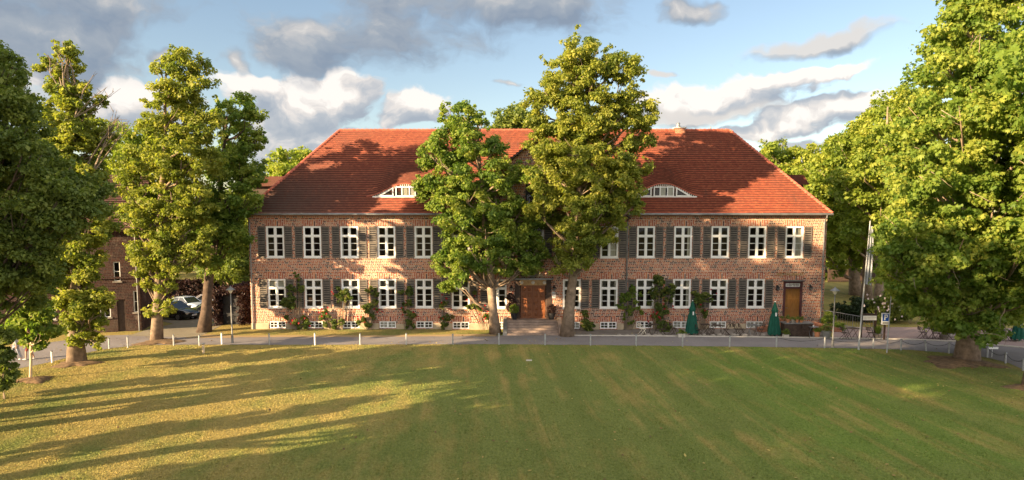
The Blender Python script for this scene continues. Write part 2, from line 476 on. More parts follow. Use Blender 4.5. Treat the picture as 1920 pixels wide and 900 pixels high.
class MB:
    def __init__(s):
        s.v, s.f = [], []

    def poly(s, pts):
        b = len(s.v)
        s.v += [tuple(p) for p in pts]
        s.f.append(tuple(range(b, b + len(pts))))

    def box(s, x0, x1, y0, y1, z0, z1, mat=None):
        b = len(s.v)
        pts = [(x, y, z) for z in (z0, z1) for y in (y0, y1) for x in (x0, x1)]
        if mat is not None:
            pts = [tuple(mat @ Vector(p)) for p in pts]
        s.v += pts
        for f in ((0, 2, 3, 1), (4, 5, 7, 6), (0, 1, 5, 4), (2, 6, 7, 3), (0, 4, 6, 2), (1, 3, 7, 5)):
            s.f.append(tuple(b + i for i in f))
        return s

    def tube(s, pts, rads, n=8, cap=True, jit=0.0, rng=random):
        pts = [Vector(p) for p in pts]
        if not hasattr(rads, '__len__'):
            rads = [rads] * len(pts)
        b = len(s.v)
        up = Vector((0, 0, 1))
        for i, p in enumerate(pts):
            t = (pts[min(i + 1, len(pts) - 1)] - pts[max(i - 1, 0)])
            t = t.normalized() if t.length > 1e-9 else up
            a = Vector((1, 0, 0)) if abs(t.x) < 0.9 else Vector((0, 1, 0))
            s1 = t.cross(a).normalized()
            s2 = t.cross(s1)
            for k in range(n):
                an = 2 * math.pi * k / n
                r = rads[i] * (1 + (rng.uniform(-jit, jit) if jit else 0))
                s.v.append(tuple(p + s1 * (math.cos(an) * r) + s2 * (math.sin(an) * r)))
        for i in range(len(pts) - 1):
            for k in range(n):
                k2 = (k + 1) % n
                s.f.append((b + i * n + k, b + i * n + k2, b + (i + 1) * n + k2, b + (i + 1) * n + k))
        if cap:
            s.f.append(tuple(b + k for k in range(n - 1, -1, -1)))
            s.f.append(tuple(b + (len(pts) - 1) * n + k for k in range(n)))
        return s

    def lathe(s, prof, c=(0, 0, 0), n=16):
        b = len(s.v)
        for (r, z) in prof:
            for k in range(n):
                a = 2 * math.pi * k / n
                s.v.append((c[0] + r * math.cos(a), c[1] + r * math.sin(a), c[2] + z))
        for i in range(len(prof) - 1):
            for k in range(n):
                k2 = (k + 1) % n
                s.f.append((b + i * n + k, b + i * n + k2, b + (i + 1) * n + k2, b + (i + 1) * n + k))
        s.f.append(tuple(b + k for k in range(n - 1, -1, -1)))
        s.f.append(tuple(b + (len(prof) - 1) * n + k for k in range(n)))
        return s

    def build(s, name, mat, parent=None, smooth=False, loc=None):
        me = bpy.data.meshes.new(name)
        me.from_pydata(s.v, [], s.f)
        if smooth:
            for p in me.polygons:
                p.use_smooth = True
        me.materials.append(mat)
        me.update()
        o = bpy.data.objects.new(name, me)
        C.objects.link(o)
        if parent:
            o.parent = parent
        if loc is not None:
            o.location = loc
        return o


def tag(o, label=None, cat=None, group=None, kind=None):
    if label:
        o['label'] = label
    if cat:
        o['category'] = cat
    if group:
        o['group'] = group
    if kind:
        o['kind'] = kind
    return o


def empty(name, loc, label, cat, group=None, rz=0.0):
    o = bpy.data.objects.new(name, None)
    C.objects.link(o)
    o.location = loc
    o.rotation_euler = (0, 0, rz)
    o.empty_display_size = 0.2
    return tag(o, label, cat, group)


def kids(o):
    return [c for c in C.objects if c.parent == o]


def copy_tree(o, parent=None):
    c = o.copy()
    C.objects.link(c)
    c.parent = parent
    for ch in list(o.children):
        copy_tree(ch, c)
    return c


def zt(x, y):
    """Ground height: the yard left of the house falls gently away."""
    k = min(1.0, max(0.0, (-21.5 - x) / 3.5))
    k = k * k * (3 - 2 * k)
    return -0.06 * max(0.0, min(y, 95.0) - 51.0) * k


def np_mesh(name, V, Fc, mat, parent=None, tint=None, smooth=False):
    me = bpy.data.meshes.new(name)
    k = Fc.shape[1]
    me.vertices.add(len(V))
    me.vertices.foreach_set('co', V.astype(np.float32).ravel())
    me.loops.add(Fc.size)
    me.loops.foreach_set('vertex_index', Fc.astype(np.int32).ravel())
    me.polygons.add(len(Fc))
    me.polygons.foreach_set('loop_start', np.arange(0, Fc.size, k, dtype=np.int32))
    if smooth:
        me.polygons.foreach_set('use_smooth', np.ones(len(Fc), dtype=bool))
    me.update(calc_edges=True)
    if tint is not None:
        at = me.attributes.new('tint', 'FLOAT', 'FACE')
        at.data.foreach_set('value', tint.astype(np.float32))
    me.materials.append(mat)
    o = bpy.data.objects.new(name, me)
    C.objects.link(o)
    if parent:
        o.parent = parent
    return o


def unit(a):
    return a / np.maximum(np.linalg.norm(a, axis=1, keepdims=True), 1e-9)


def leaves(name, cen, rad, per, size, mat, parent, rng, palm=False, droop=0.35, out=0.5, width=0.34, flat=0.7):
    """Many leaf-sized folded faces spread through clumps."""
    cen = np.asarray(cen, float)
    rad = np.asarray(rad, float)
    cnt = np.maximum(3, (per * (rad / rad.mean()) ** 2 * rng.uniform(0.7, 1.3, len(rad)))).astype(int)
    idx = np.repeat(np.arange(len(cen)), cnt)
    m = len(idx)
    d = unit(rng.normal(size=(m, 3)))
    r = rad[idx] * rng.uniform(0.1, 1.0, m) ** 0.5
    ax = rng.uniform(0, 6.283, len(cen))
    ax = np.stack([np.cos(ax), np.sin(ax), rng.uniform(-0.9, 0.3, len(cen))], 1)[idx]
    p = cen[idx] + d * r[:, None] * np.array([1, 1, flat]) * 0.85
    p += ax * (rng.uniform(-0.9, 0.9, m) * rad[idx])[:, None]
    n = unit(d * out + np.array([0, 0, 0.5]) + rng.normal(0, 0.5, (m, 3)))
    t = rng.normal(size=(m, 3))
    t -= (t * n).sum(1, keepdims=True) * n
    t = unit(unit(t) + d * 0.4 + np.array([0, 0, -droop]))
    s = unit(np.cross(n, t))
    n = np.cross(t, s)
    L = (size * np.clip(rng.lognormal(-0.05, 0.32, m), 0.45, 1.9))[:, None]
    tn = np.clip(0.5 + rng.normal(0, 0.17, len(cen))[idx] + rng.normal(0, 0.16, m), 0, 1)
    if palm:
        Vs, Ts = [], []
        for a in (-1.25, -0.62, 0.0, 0.62, 1.25):
            ll = L * (1.0 - 0.22 * abs(a))
            dirv = t * math.cos(a) + s * math.sin(a) - n * 0.28
            sv = -t * math.sin(a) + s * math.cos(a)
            mid = p + dirv * ll * 0.6
            Vs.append(np.stack([p, mid - sv * ll * 0.2 - n * ll * 0.04, p + dirv * ll - n * ll * 0.15, mid + sv * ll * 0.2 - n * ll * 0.04], 1))
            Ts.append(tn)
        V = np.concatenate(Vs, 0).reshape(-1, 3)
        tn = np.concatenate(Ts)
    else:
        V = np.stack([p - t * L * 0.5, p - s * L * width + n * L * 0.12, p + t * L * 0.5 - n * L * 0.1, p + s * L * width + n * L * 0.12], 1).reshape(-1, 3)
    q = np.arange(0, len(V), 4)[:, None]
    Fc = np.concatenate([q + np.array([0, 1, 2]), q + np.array([0, 2, 3])], 1).reshape(-1, 3)
    return np_mesh(name, V, Fc, mat, parent, np.repeat(tn, 2))


def clumps(lobes, rng, cr=0.7, dens=0.6):
    cen, rad = [], []
    for (x, y, z, r) in lobes:
        c = min(cr, r * 0.6)
        k = max(4, int(dens * 4 * r * r / (c * c)))
        d = unit(rng.normal(size=(k, 3)))
        rr = r * rng.uniform(0.3, 1.0, k) ** 0.4
        cen.append(np.array([x, y, z]) + d * rr[:, None])
        rad.append(c * rng.uniform(0.6, 1.25, k))
        # stray sprays that break the outline
        k2 = max(2, int(k * 0.3))
        d = unit(rng.normal(size=(k2, 3)) + np.array([0, 0, 0.25]))
        cen.append(np.array([x, y, z]) + d * (r * rng.uniform(1.0, 1.28, k2))[:, None])
        rad.append(c * rng.uniform(0.28, 0.55, k2))
    return np.concatenate(cen), np.concatenate(rad)


def trunk_mb(base, top, r0, r1, rng, lean=0.3, n=12, flare=1.35, segs=9):
    """Tapered trunk with a root flare; returns its MB and centre line."""
    mb = MB()
    base, top = Vector(base), Vector(top)
    pts, rads = [], []
    for i in range(segs + 1):
        f = i / segs
        p = base.lerp(top, f)
        if 0 < i:
            p += Vector((rng.uniform(-1, 1), rng.uniform(-1, 1), 0)) * lean * 0.35 * min(1, f * 2)
        pts.append(p)
        rads.append((r0 * (1 - f) + r1 * f) * (1 + (flare - 1) * math.exp(-f * (top - base).length / 0.45)))
    mb.tube(pts, rads, n, True, 0.09, rng)
    return mb, pts


def tree(name, base, lobes, trunk_r, label, cat='tree', group=None, leaf='lime_leaf', bark='bark', size=0.3, per=60, cr=0.7, dens=0.6, palm=False, seed=1, depth=None, top=None, limbs=True, droop=0.35, mirror=True, twigs=0, sprouts=None, lean=0.3):
    """A tree as a thing: tapered trunk with limbs and a leafy crown. lobes: (x, z, r) in the picture plane of the tree."""
    nrg = np.random.default_rng(seed)
    prg = random.Random(seed)
    bx, by, bz = base
    root = empty(name, base, label, cat, group)
    xs = [l[0] for l in lobes]
    hw = depth if depth is not None else (max(xs) - min(xs)) * 0.38 + 0.5
    L3 = []
    for (x, z, r) in lobes:
        dx = min(1.0, abs(x - np.mean(xs)) / (hw * 1.35 + 1e-6))
        dy = hw * math.sqrt(max(0.05, 1 - dx * dx))
        if mirror:
            offs = [(-dy * prg.uniform(0.35, 0.8), 0.0, 0.0, 1.0), (dy * prg.uniform(0.2, 0.8), prg.uniform(-0.4, 0.4), prg.uniform(-0.4, 0.2), 0.95)]
        else:
            offs = [(dy * prg.uniform(-0.6, 0.6), 0.0, 0.0, 1.0)]
        for (o, ox, oz, sr) in offs:
            k = (by + o) / by if by > 25 else 1.0          # keep the crown's width where it bulges forward
            rr = r * sr * k
            L3.append(((x + ox * r) * k - bx, o, (z + oz * r - H) * k + H - bz, rr))
    zt_ = top if top is not None else max(l[2] for l in L3) - 0.5
    tx = np.mean([l[0] for l in L3 if l[2] > zt_ * 0.6] or [0])
    mb, cl = trunk_mb((0, 0, -0.15), (tx * 0.7, 0, zt_), trunk_r, max(0.05, trunk_r * 0.14), prg, lean)
    if limbs:
        for (x, y, z, r) in L3:
            k = min(len(cl) - 2, max(1, int(len(cl) * max(0.12, (z - 0.45 * math.hypot(x, y) - r * 0.5) / zt_))))
            a = cl[k]
            e = Vector((x, y, z))
            if (e - a).length < 0.8:
                continue
            rr = min(trunk_r * 0.38, 0.05 + 0.022 * (e - a).length, 0.035 + r * 0.06)
            m1 = a.lerp(e, 0.4) + Vector((prg.uniform(-.3, .3), prg.uniform(-.3, .3), -0.1 * (e - a).length))
            m2 = a.lerp(e, 0.75) + Vector((prg.uniform(-.3, .3), prg.uniform(-.3, .3), -0.04 * (e - a).length))
            mb.tube([a, m1, m2, e], [rr, rr * 0.75, rr * 0.5, rr * 0.2], 6, True, 0, prg)
            for q in range(2):
                e2 = e + Vector((prg.uniform(-1, 1), prg.uniform(-1, 1), prg.uniform(-.3, 1))) * r * 0.8
                mb.tube([m2, m2.lerp(e2, .5) + Vector((0, 0, -.1)), e2], [rr * 0.4, rr * 0.28, 0.012], 5, True, 0, prg)
    mb.build('trunk', M[bark], root, True)
    cen, rad = clumps(L3, nrg, cr, dens)
    leaves('crown', cen, rad, per, size, M[leaf], root, nrg, palm, droop)
    if twigs:
        tw = MB()
        for q in range(twigs):
            x, y, z, r = prg.choice(L3)
            a = Vector((x, y - r * 0.75, z + prg.uniform(-.4, .4) * r))
            pts = [a]
            dirv = Vector((prg.uniform(-1, 1), prg.uniform(-1.0, 0.1), prg.uniform(-1.0, -0.1)))
            for _ in range(5):
                dirv = (dirv + Vector((prg.uniform(-.6, .6), prg.uniform(-.4, .2), prg.uniform(-.5, .15)))).normalized()
                pts.append(pts[-1] + dirv * 0.26)
            tw.tube(pts, [0.022, 0.02, 0.017, 0.014, 0.01, 0.005], 4)
        tw.build('hanging_twigs', M['twig'], root)
    if sprouts:
        tw = MB()
        for (a, b) in sprouts:
            a, b = Vector(a) - Vector(base), Vector(b) - Vector(base)
            for q in range(4):
                e = b + Vector((prg.uniform(-.8, .8), prg.uniform(-.8, .8), prg.uniform(-.5, .8)))
                m1 = a.lerp(e, .5) + Vector((prg.uniform(-.25, .25), prg.uniform(-.25, .25), prg.uniform(-.1, .25)))
                tw.tube([a, m1, e], [0.05, 0.032, 0.01], 5)
                for w in range(3):
                    e3 = m1 + Vector((prg.uniform(-.9, .9), prg.uniform(-.5, .5), prg.uniform(0, .9)))
                    tw.tube([m1, e3], [0.022, 0.008], 4)
        tw.build('bare_branch', M['twig'], root)
    return root


def plane_lobes(lst, Y):
    s = math.hypot(F, 0) / Y
    out = []
    for (px, py, r) in lst:
        p = fp(px, py, Y)
        out.append((p.x, p.z, r / s))
    return out


# ------------------------------------------------------------------ ground, lane, terrace
def terrain():
    xs = sorted(set([-900, -400, -200, -120, -80] + list(np.arange(-60, 61, 1.5)) + [80, 120, 200, 400, 900]))
    ys = sorted(set([-300, -120, -60, -30] + list(np.arange(-15, 100, 2.0)) + [120, 160, 240, 400, 900, 1600]))
    V = np.array([(x, y, zt(x, y)) for y in ys for x in xs])
    nx = len(xs)
    Fc = np.array([(j * nx + i, j * nx + i + 1, (j + 1) * nx + i + 1, (j + 1) * nx + i) for j in range(len(ys) - 1) for i in range(nx - 1)])
    o = np_mesh('lawn', V, Fc, M['lawn'], smooth=True)
    tag(o, kind='structure')


terrain()


def resample(pts, n):
    pts = [Vector((p[0], p[1], 0)) for p in pts]
    ln = [0]
    for a, b in zip(pts, pts[1:]):
        ln.append(ln[-1] + (b - a).length)
    out = []
    for i in range(n):
        t = ln[-1] * i / (n - 1)
        k = min(len(pts) - 2, max(0, next((j for j in range(len(ln) - 1) if ln[j + 1] >= t), len(pts) - 2)))
        f = (t - ln[k]) / max(1e-6, ln[k + 1] - ln[k])
        out.append(pts[k].lerp(pts[k + 1], f))
    return out


def sheet(name, e0, e1, off, mat, n=60, m=6, jit=0.0):
    a, b = resample(e0, n), resample(e1, n)
    rg = random.Random(3)
    V = []
    for j in range(m + 1):
        for i in range(n):
            p = a[i].lerp(b[i], j / m)
            if jit and j in (0, m):
                p = p + Vector((0, rg.uniform(-jit, jit), 0))
            V.append((p.x, p.y, zt(p.x, p.y) + off))
    Fc = [(j * n + i, j * n + i + 1, (j + 1) * n + i + 1, (j + 1) * n + i) for j in range(m) for i in range(n - 1)]
    o = np_mesh(name, np.array(V), np.array(Fc), mat)
    return tag(o, kind='structure')


NEAR = [(-260, 790), (-100, 722), (0, 697), (60, 686), (100, 678), (150, 664), (200, 654), (260, 647), (330, 646.5), (420, 646.5), (600, 646.5), (960, 645.5), (1200, 648), (1460, 651), (1600, 653), (1700, 656), (1760, 660), (1840, 668), (1890, 680), (1925, 696), (2000, 722), (2150, 780)]
FAR = [(-260, 700), (-100, 668), (0, 656), (100, 641), (200, 629), (270, 627), (345, 632), (460, 631.5), (700, 631), (930, 629), (1050, 629), (1400, 631), (1560, 633.5), (1700, 636), (1800, 640), (1920, 652), (2000, 664), (2150, 700)]
g2 = lambda l: [(gp(*p).x, gp(*p).y) for p in l]
sheet('lane', g2(NEAR), g2(FAR), 0.008, M['road'], 120, 4, 0.06)
YF = gp(1003, 617).y                        # plane of the front wall
sheet('sandy_verge', g2([(345, 634.5), (460, 632.5), (700, 632), (930, 630.5)]), g2([(375, 627), (460, 629.5), (700, 629), (930, 626)]), 0.012, M['sand'], 40, 2, 0.12)
sheet('parking_yard', [(gp(240, 630).x, gp(240, 630).y), (-27.5, 55), (-38, 66), (-44, 82)], [(gp(372, 633).x, gp(372, 633).y), (-23.0, 55), (-22.5, 66), (-22.3, 82)], 0.013, M['yard'], 40, 10)
sheet('terrace', g2([(1075, 630), (1300, 631), (1562, 634)]), [(gp(1075, 630).x + .15, YF), (gp(1300, 630).x + .4, YF), (23.2, YF)], 0.012, M['terrace'], 40, 4, 0.05)
sheet('paved_square', g2([(1562, 634.2), (1700, 636.6), (1800, 640.6), (1920, 652.5), (2150, 700.5)]), g2([(1562, 613), (1700, 614), (1800, 614), (1920, 616), (2150, 640)]), 0.014, M['plaza'], 40, 4, 0.08)
kb = MB()
kp = resample(g2([(1060, 629.5), (1300, 631.2), (1562, 634.2), (1700, 636.8), (1800, 641), (1925, 653)]), 50)
for a, b in zip(kp, kp[1:]):
    t = (b - a).normalized()
    nrm = Vector((-t.y, t.x, 0)) * 0.06
    z = 0.07
    kb.poly([a - nrm + Vector((0, 0, z)), b - nrm + Vector((0, 0, z)), b + nrm + Vector((0, 0, z)), a + nrm + Vector((0, 0, z))])
    kb.poly([a - nrm, b - nrm, b - nrm + Vector((0, 0, z)), a - nrm + Vector((0, 0, z))])
    kb.poly([a + nrm + Vector((0, 0, z)), b + nrm + Vector((0, 0, z)), b + nrm, a + nrm])
tag(kb.build('kerb', M['planter']), kind='structure')

# ------------------------------------------------------------------ the manor house
YC = YF - 0.28                               # centre bay stands a little proud
zf = lambda py, Y=None: fp(1003, py, YF if Y is None else Y).z
XL, XR = fp(468.5, 520, YF).x, fp(1546.5, 520, YF).x
YE = YF - 0.45
ZE = fp(1003, 401, YE).z
XEL, XER = fp(455, 400, YE).x, fp(1561, 400, YE).x
YR = YF + 6.6
ZR = fp(1003, 245, YR).z
XRL, XRR = fp(637, 245, YR).x, fp(1368, 245, YR).x
YB = YR + (YR - YE)
HB = Vector(((XL + XR) / 2, YF, 0))
house = empty('manor_house', HB, 'long two-storey brick manor house with red tiled hipped roof and dark shutters', 'house')
HINV = Matrix.Translation(-HB)


def hp(o, parent=None):
    """Hang a mesh that was built in world space on the house."""
    o.parent = parent or house
    if o.parent == house:
        o.matrix_parent_inverse = HINV
    return o


COLX = [fp(1002.5 + (i - 7) * 69.3, 500, YF).x for i in range(15)]
CBX0, CBX1 = fp(834, 500, YF).x, fp(1170, 500, YF).x
WW, SW = 1.34, 0.58
ZU0, ZU1 = zf(483), zf(424)
ZG0, ZG1 = zf(577), zf(523)
ZB0, ZB1 = 0.07, zf(602.5)
ZDL = fp(1000, 597, YC).z
ZDT = fp(1000, 524, YC).z
DX0, DX1 = fp(975, 560, YC).x, fp(1023.5, 560, YC).x
SDX0, SDX1 = fp(1468, 560, YF).x, fp(1504, 560, YF).x
SDZ0, SDZ1 = zf(602), zf(527)
bays = [(XL, CBX0, YF, range(0, 5)), (CBX0, CBX1, YC, range(5, 10)), (CBX1, XR, YF, range(10, 15))]
wins = []
wall = MB()


def panel(mb, x0, x1, z0, z1, Y, holes):
    xs = sorted({x0, x1} | {h[0] for h in holes} | {h[1] for h in holes})
    zs = sorted({z0, z1} | {h[2] for h in holes} | {h[3] for h in holes})
    for a, b in zip(xs, xs[1:]):
        for c, d in zip(zs, zs[1:]):
            mx, mz = (a + b) / 2, (c + d) / 2
            if any(h[0] < mx < h[1] and h[2] < mz < h[3] for h in holes):
                continue
            mb.poly([(a, Y, c), (b, Y, c), (b, Y, d), (a, Y, d)])
    for (a, b, c, d) in holes:
        D = Y + 0.22
        mb.poly([(a, Y, c), (a, Y, d), (a, D, d), (a, D, c)])
        mb.poly([(b, Y, c), (b, D, c), (b, D, d), (b, Y, d)])
        mb.poly([(a, Y, d), (b, Y, d), (b, D, d), (a, D, d)])
        mb.poly([(a, Y, c), (a, D, c), (b, D, c), (b, Y, c)])


for (x0, x1, Y, cols) in bays:
    holes = []
    for i in cols:
        x = COLX[i]
        holes.append((x - WW / 2, x + WW / 2, ZU0, ZU1))
        wins.append(('upper', i, x, Y, ZU0, ZU1))
        if i == 7:
            holes.append((DX0, DX1, ZDL, ZDT))
        elif i == 14:
            holes.append((SDX0, SDX1, SDZ0, SDZ1))
        else:
            holes.append((x - WW / 2, x + WW / 2, ZG0, ZG1))
            wins.append(('ground', i, x, Y, ZG0, ZG1))
            holes.append((x - 0.62, x + 0.62, ZB0, ZB1))
            wins.append(('base', i, x, Y, ZB0, ZB1))
    panel(wall, x0, x1, -0.3, ZE - 0.02, Y, holes)
wall.poly([(CBX0, YC, -.3), (CBX0, YC, ZE), (CBX0, YF, ZE), (CBX0, YF, -.3)])
wall.poly([(CBX1, YC, -.3), (CBX1, YF, -.3), (CBX1, YF, ZE), (CBX1, YC, ZE)])
wall.poly([(XL, YF, -.3), (XL, YF, ZE), (XL, YB - .4, ZE), (XL, YB - .4, -.8)])
wall.poly([(XR, YF, -.3), (XR, YB - .4, -.3), (XR, YB - .4, ZE), (XR, YF, ZE)])
wall.poly([(XL, YB - .4, -.8), (XL, YB - .4, ZE), (XR, YB - .4, ZE), (XR, YB - .4, -.8)])
hp(wall.build('wall', M['brick']))
inn = MB().box(XL + .4, XR - .4, YF + 1.6, YF + 1.7, -.2, ZE - .2).box(XL + .4, XR - .4, YF + .3, YF + 1.59, (ZU0 + ZG1) / 2 - .1, (ZU0 + ZG1) / 2 + .1)
hp(inn.build('inner_wall', M['interior']))

# windows: one of each kind, then copies


def make_window(kind, w, h):
    mb, pn = MB(), MB()
    t, y0, y1 = (0.085, 0.03, 0.12) if kind != 'base' else (0.075, 0.02, 0.1)
    mb.box(-w / 2, -w / 2 + t, y0, y1, 0, h).box(w / 2 - t, w / 2, y0, y1, 0, h)
    mb.box(-w / 2 + t, w / 2 - t, y0, y1, h - t, h).box(-w / 2 + t, w / 2 - t, y0, y1, 0, t)
    tr = t + (h - 2 * t) * 0.70
    mw = 0.055
    if kind != 'base':
        mb.box(-w / 2 + t, w / 2 - t, y0 - 0.02, y1, tr - 0.05, tr + 0.05)
        mb.box(-mw, mw, y0 - 0.01, y1, t, tr - 0.05).box(-mw, mw, y0 - 0.01, y1, tr + 0.05, h - t)
        for sx in (-1, 1):
            a, b = (mw, w / 2 - t) if sx > 0 else (-w / 2 + t, -mw)
            # casement frames
            for (z0, z1) in ((t, tr - 0.05), (tr + 0.05, h - t)):
                mb.box(a, a + .045, y0 + .012, y1 - .01, z0, z1).box(b - .045, b, y0 + .012, y1 - .01, z0, z1)
                mb.box(a + .045, b - .045, y0 + .012, y1 - .01, z0, z0 + .045).box(a + .045, b - .045, y0 + .012, y1 - .01, z1 - .045, z1)
            for k in (1, 2):
                zz = t + (tr - 0.05 - t) * k / 3
                mb.box(a + .045, b - .045, y0 + .016, y1 - .02, zz - .018, zz + .018)
    else:
        mb.box(-.06, .06, y0 - .01, y1, t, h - t)
        for sx in (-1, 1):
            a, b = (.06, w / 2 - t) if sx > 0 else (-w / 2 + t, -.06)
            mid = (a + b) / 2
            mb.box(mid - .02, mid + .02, y0 + .012, y1 - .02, t, h - t)
            mb.box(a, mid - .02, y0 + .014, y1 - .02, h / 2 - .018, h / 2 + .018).box(mid + .02, b, y0 + .014, y1 - .02, h / 2 - .018, h / 2 + .018)
    o = mb.build('window', M['white'])
    pn.poly([(-w / 2 + .02, y1 - .035, .02), (w / 2 - .02, y1 - .035, .02), (w / 2 - .02, y1 - .035, h - .02), (-w / 2 + .02, y1 - .035, h - .02)])
    pn.build('pane', M['glass'], o)
    if kind != 'base':
        MB().box(-w / 2 - .03, w / 2 + .03, -.06, .028, -.05, -.002).build('sill', M['white'], o)
    return o


def make_shutter(h):
    mb = MB()
    w, y0, y1 = SW, -0.06, -0.015
    mb.box(0, .06, y0, y1, 0, h).box(w - .06, w, y0, y1, 0, h)
    for z in (0, h * .5 - .04, h - .08):
        mb.box(.06, w - .06, y0 + .002, y1, z, z + .08)
    n = int(h / 0.165)
    for k in range(n):
        z = .085 + (h - .19) * k / (n - 1)
        if abs(z - h * .5) < .06:
            continue
        mb.poly([(.06, y0 + .004, z - .055), (w - .06, y0 + .004, z - .055), (w - .06, y0 + .016, z + .035), (.06, y0 + .016, z + .035)])
    mb.poly([(.06, y1 + .002, 0), (w - .06, y1 + .002, 0), (w - .06, y1 + .002, h), (.06, y1 + .002, h)])
    o = mb.build('shutter', M['shutter'])
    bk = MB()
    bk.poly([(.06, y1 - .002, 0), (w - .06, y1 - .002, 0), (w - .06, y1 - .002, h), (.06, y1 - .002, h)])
    bk.build('slat_shade_board', M['black'], o)  # black sheet added behind the slats to stand in for shaded gaps
    return o


def make_lintel(w, h):
    mb = MB()
    y = -0.012
    a, b = w / 2 + .05, w / 2 + .24
    mb.poly([(-a, y, 0), (a, y, 0), (b, y, h), (-b, y, h)])
    mb.poly([(-a, y, 0), (-b, y, h), (-b, .0, h), (-a, .0, 0)])
    mb.poly([(a, y, 0), (a, .0, 0), (b, .0, h), (b, y, h)])
    mb.poly([(-b, y, h), (b, y, h), (b, 0, h), (-b, 0, h)])
    mb.poly([(-a, y, 0), (-a, 0, 0), (a, 0, 0), (a, y, 0)])
    return mb.build('lintel', M['soldier'])


protos = {}


def put(key, maker, loc):
    if key not in protos:
        protos[key] = o = maker()
    else:
        o = copy_tree(protos[key])
    o.location = loc
    return hp(o)


wr = random.Random(11)
for kind, i, x, Y, z0, z1 in wins:
    w = 1.24 if kind == 'base' else WW
    o = put(kind, lambda: make_window(kind, w, z1 - z0), (x, Y, z0))
    put(kind + 'l', lambda: make_lintel(w, 0.46 if kind != 'base' else 0.36), (x, Y, z1 + 0.012))
    if kind != 'base':
        h = z1 - z0
        sides = (-1, 1)
        if kind == 'ground' and i == 6:
            sides = (-1,)
        if kind == 'ground' and i == 8:
            sides = (1,)
        for sx in sides:
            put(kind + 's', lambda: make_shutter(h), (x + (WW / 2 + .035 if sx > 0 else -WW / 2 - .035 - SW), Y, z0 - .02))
    # curtains hang behind some of the panes
    cm = MB()
    if kind == 'base':
        if wr.random() < .45:
            cm.box(-.52, .52, .17, .18, .05, z1 - z0 - .05)
    else:
        r = wr.random()
        for sx in (-1, 1):
            if r < .42:
                ww = wr.choice((.1, .16, .24, .45)) if r > .2 else .12
                for k in range(4):
                    a0 = sx * (.6 - ww * k / 4)
                    a1 = sx * (.6 - ww * (k + 1) / 4)
                    cm.poly([(a0, .2 + .03 * (k % 2), .02), (a1, .2 + .03 * ((k + 1) % 2), .02), (a1, .2 + .03 * ((k + 1) % 2), z1 - z0), (a0, .2 + .03 * (k % 2), z1 - z0)])
        if kind == 'ground':
            cm.box(-.56, .56, .24, .25, (z1 - z0) * .73, z1 - z0 - .05)
    if cm.v:
        cm.build('curtain', M['curtain'], o)

# stone plinth between the basement windows, with joints
for (x0, x1, Y, cols) in bays:
    cuts = [x0 if x0 != XL else x0 - .03]
    for i in cols:
        if i == 7:
            cuts += [DX0 - .9, DX1 + .9]
        elif i == 14:
            cuts += [SDX0 - 1.6]
        else:
            cuts += [COLX[i] - .66, COLX[i] + .66]
    if x1 != XR:
        cuts.append(x1)
    for a, b in zip(cuts[::2], cuts[1::2]):
        if b - a < .1:
            continue
        k = max(1, round((b - a) / 1.1))
        mb = MB()
        for q in range(k):
            mb.box(a + (b - a) * q / k + .01, a + (b - a) * (q + 1) / k - .01, Y - .035, Y + .02, -.2, zf(607) + .04 * ((q + int(a)) % 2))
        hp(mb.build('plinth', M['stone']))

# eaves course, gutters, downpipes
for (a, b, Y) in ((XL, CBX0, YF), (CBX1, XR, YF)):
    hp(MB().box(a, b, Y - .06, Y + .1, ZE - .16, ZE - .025).build('eaves_course', M['orange_brick']))
    hp(MB().box(a - .3 if a == XL else a, b + .3 if b == XR else b, YE + .02, YF + .1, ZE - .024, ZE + .0).build('eaves_board', M['dark_wood']))
for (a, b) in ((XEL - .02, CBX0 - .25), (CBX1 + .25, XER + .02)):
    hp(MB().tube([(a, YE - .05, ZE - .03), (b, YE - .05, ZE - .03)], .075, 10).build('gutter', M['zinc']))
for px in (471.5, 828.5, 1169.5, 1541.5):
    x = fp(px, 500, YF).x
    if px in (828.5,):
        x = CBX0 - .2
    if px in (1169.5,):
        x = CBX1 + .2
    hp(MB().tube([(x, YE - .04, ZE - .06), (x, YE - .02, ZE - .25), (x, YF - .09, ZE - .55), (x, YF - .09, .0)], .055, 8).build('downpipe', M['zinc']))

# --- roof: courses of tiles with real lips
TAN = (ZR - ZE) / (YR - YE)
SL = math.hypot(ZR - ZE, YR - YE)
cosr, sinr = (YR - YE) / SL, (ZR - ZE) / SL


def on_roof(px, py):
    d = ray(px, py)
    t = (ZE - YE * TAN - H) / (d.z - d.y * TAN)
    return Vector((d.x * t, d.y * t, H + d.z * t))


NC = 38
eb = on_roof(762, 368.5)
K0 = round((eb.z - ZE) / (ZR - ZE) * NC)
S0 = SL * K0 / NC
Y0, Z0 = YE + S0 * cosr, ZE + S0 * sinr
EBC = [fp(761, 365, Y0).x, fp(1244, 365, Y0).x]
EBW, EBH = 3.05, 0.98
bell = lambda t: 0.5 * (1 + math.cos(math.pi * min(1, abs(t))))


def brow(x, s):
    if s < S0 - 1e-6:
        return 0.0
    q = (s - S0) / 4.3
    if q >= 1:
        return 0.0
    r = 0.0
    for c in EBC:
        r = max(r, EBH * bell((x - c) / (EBW * (1 - .25 * q))))
    return r * (1 - q) ** 1.3


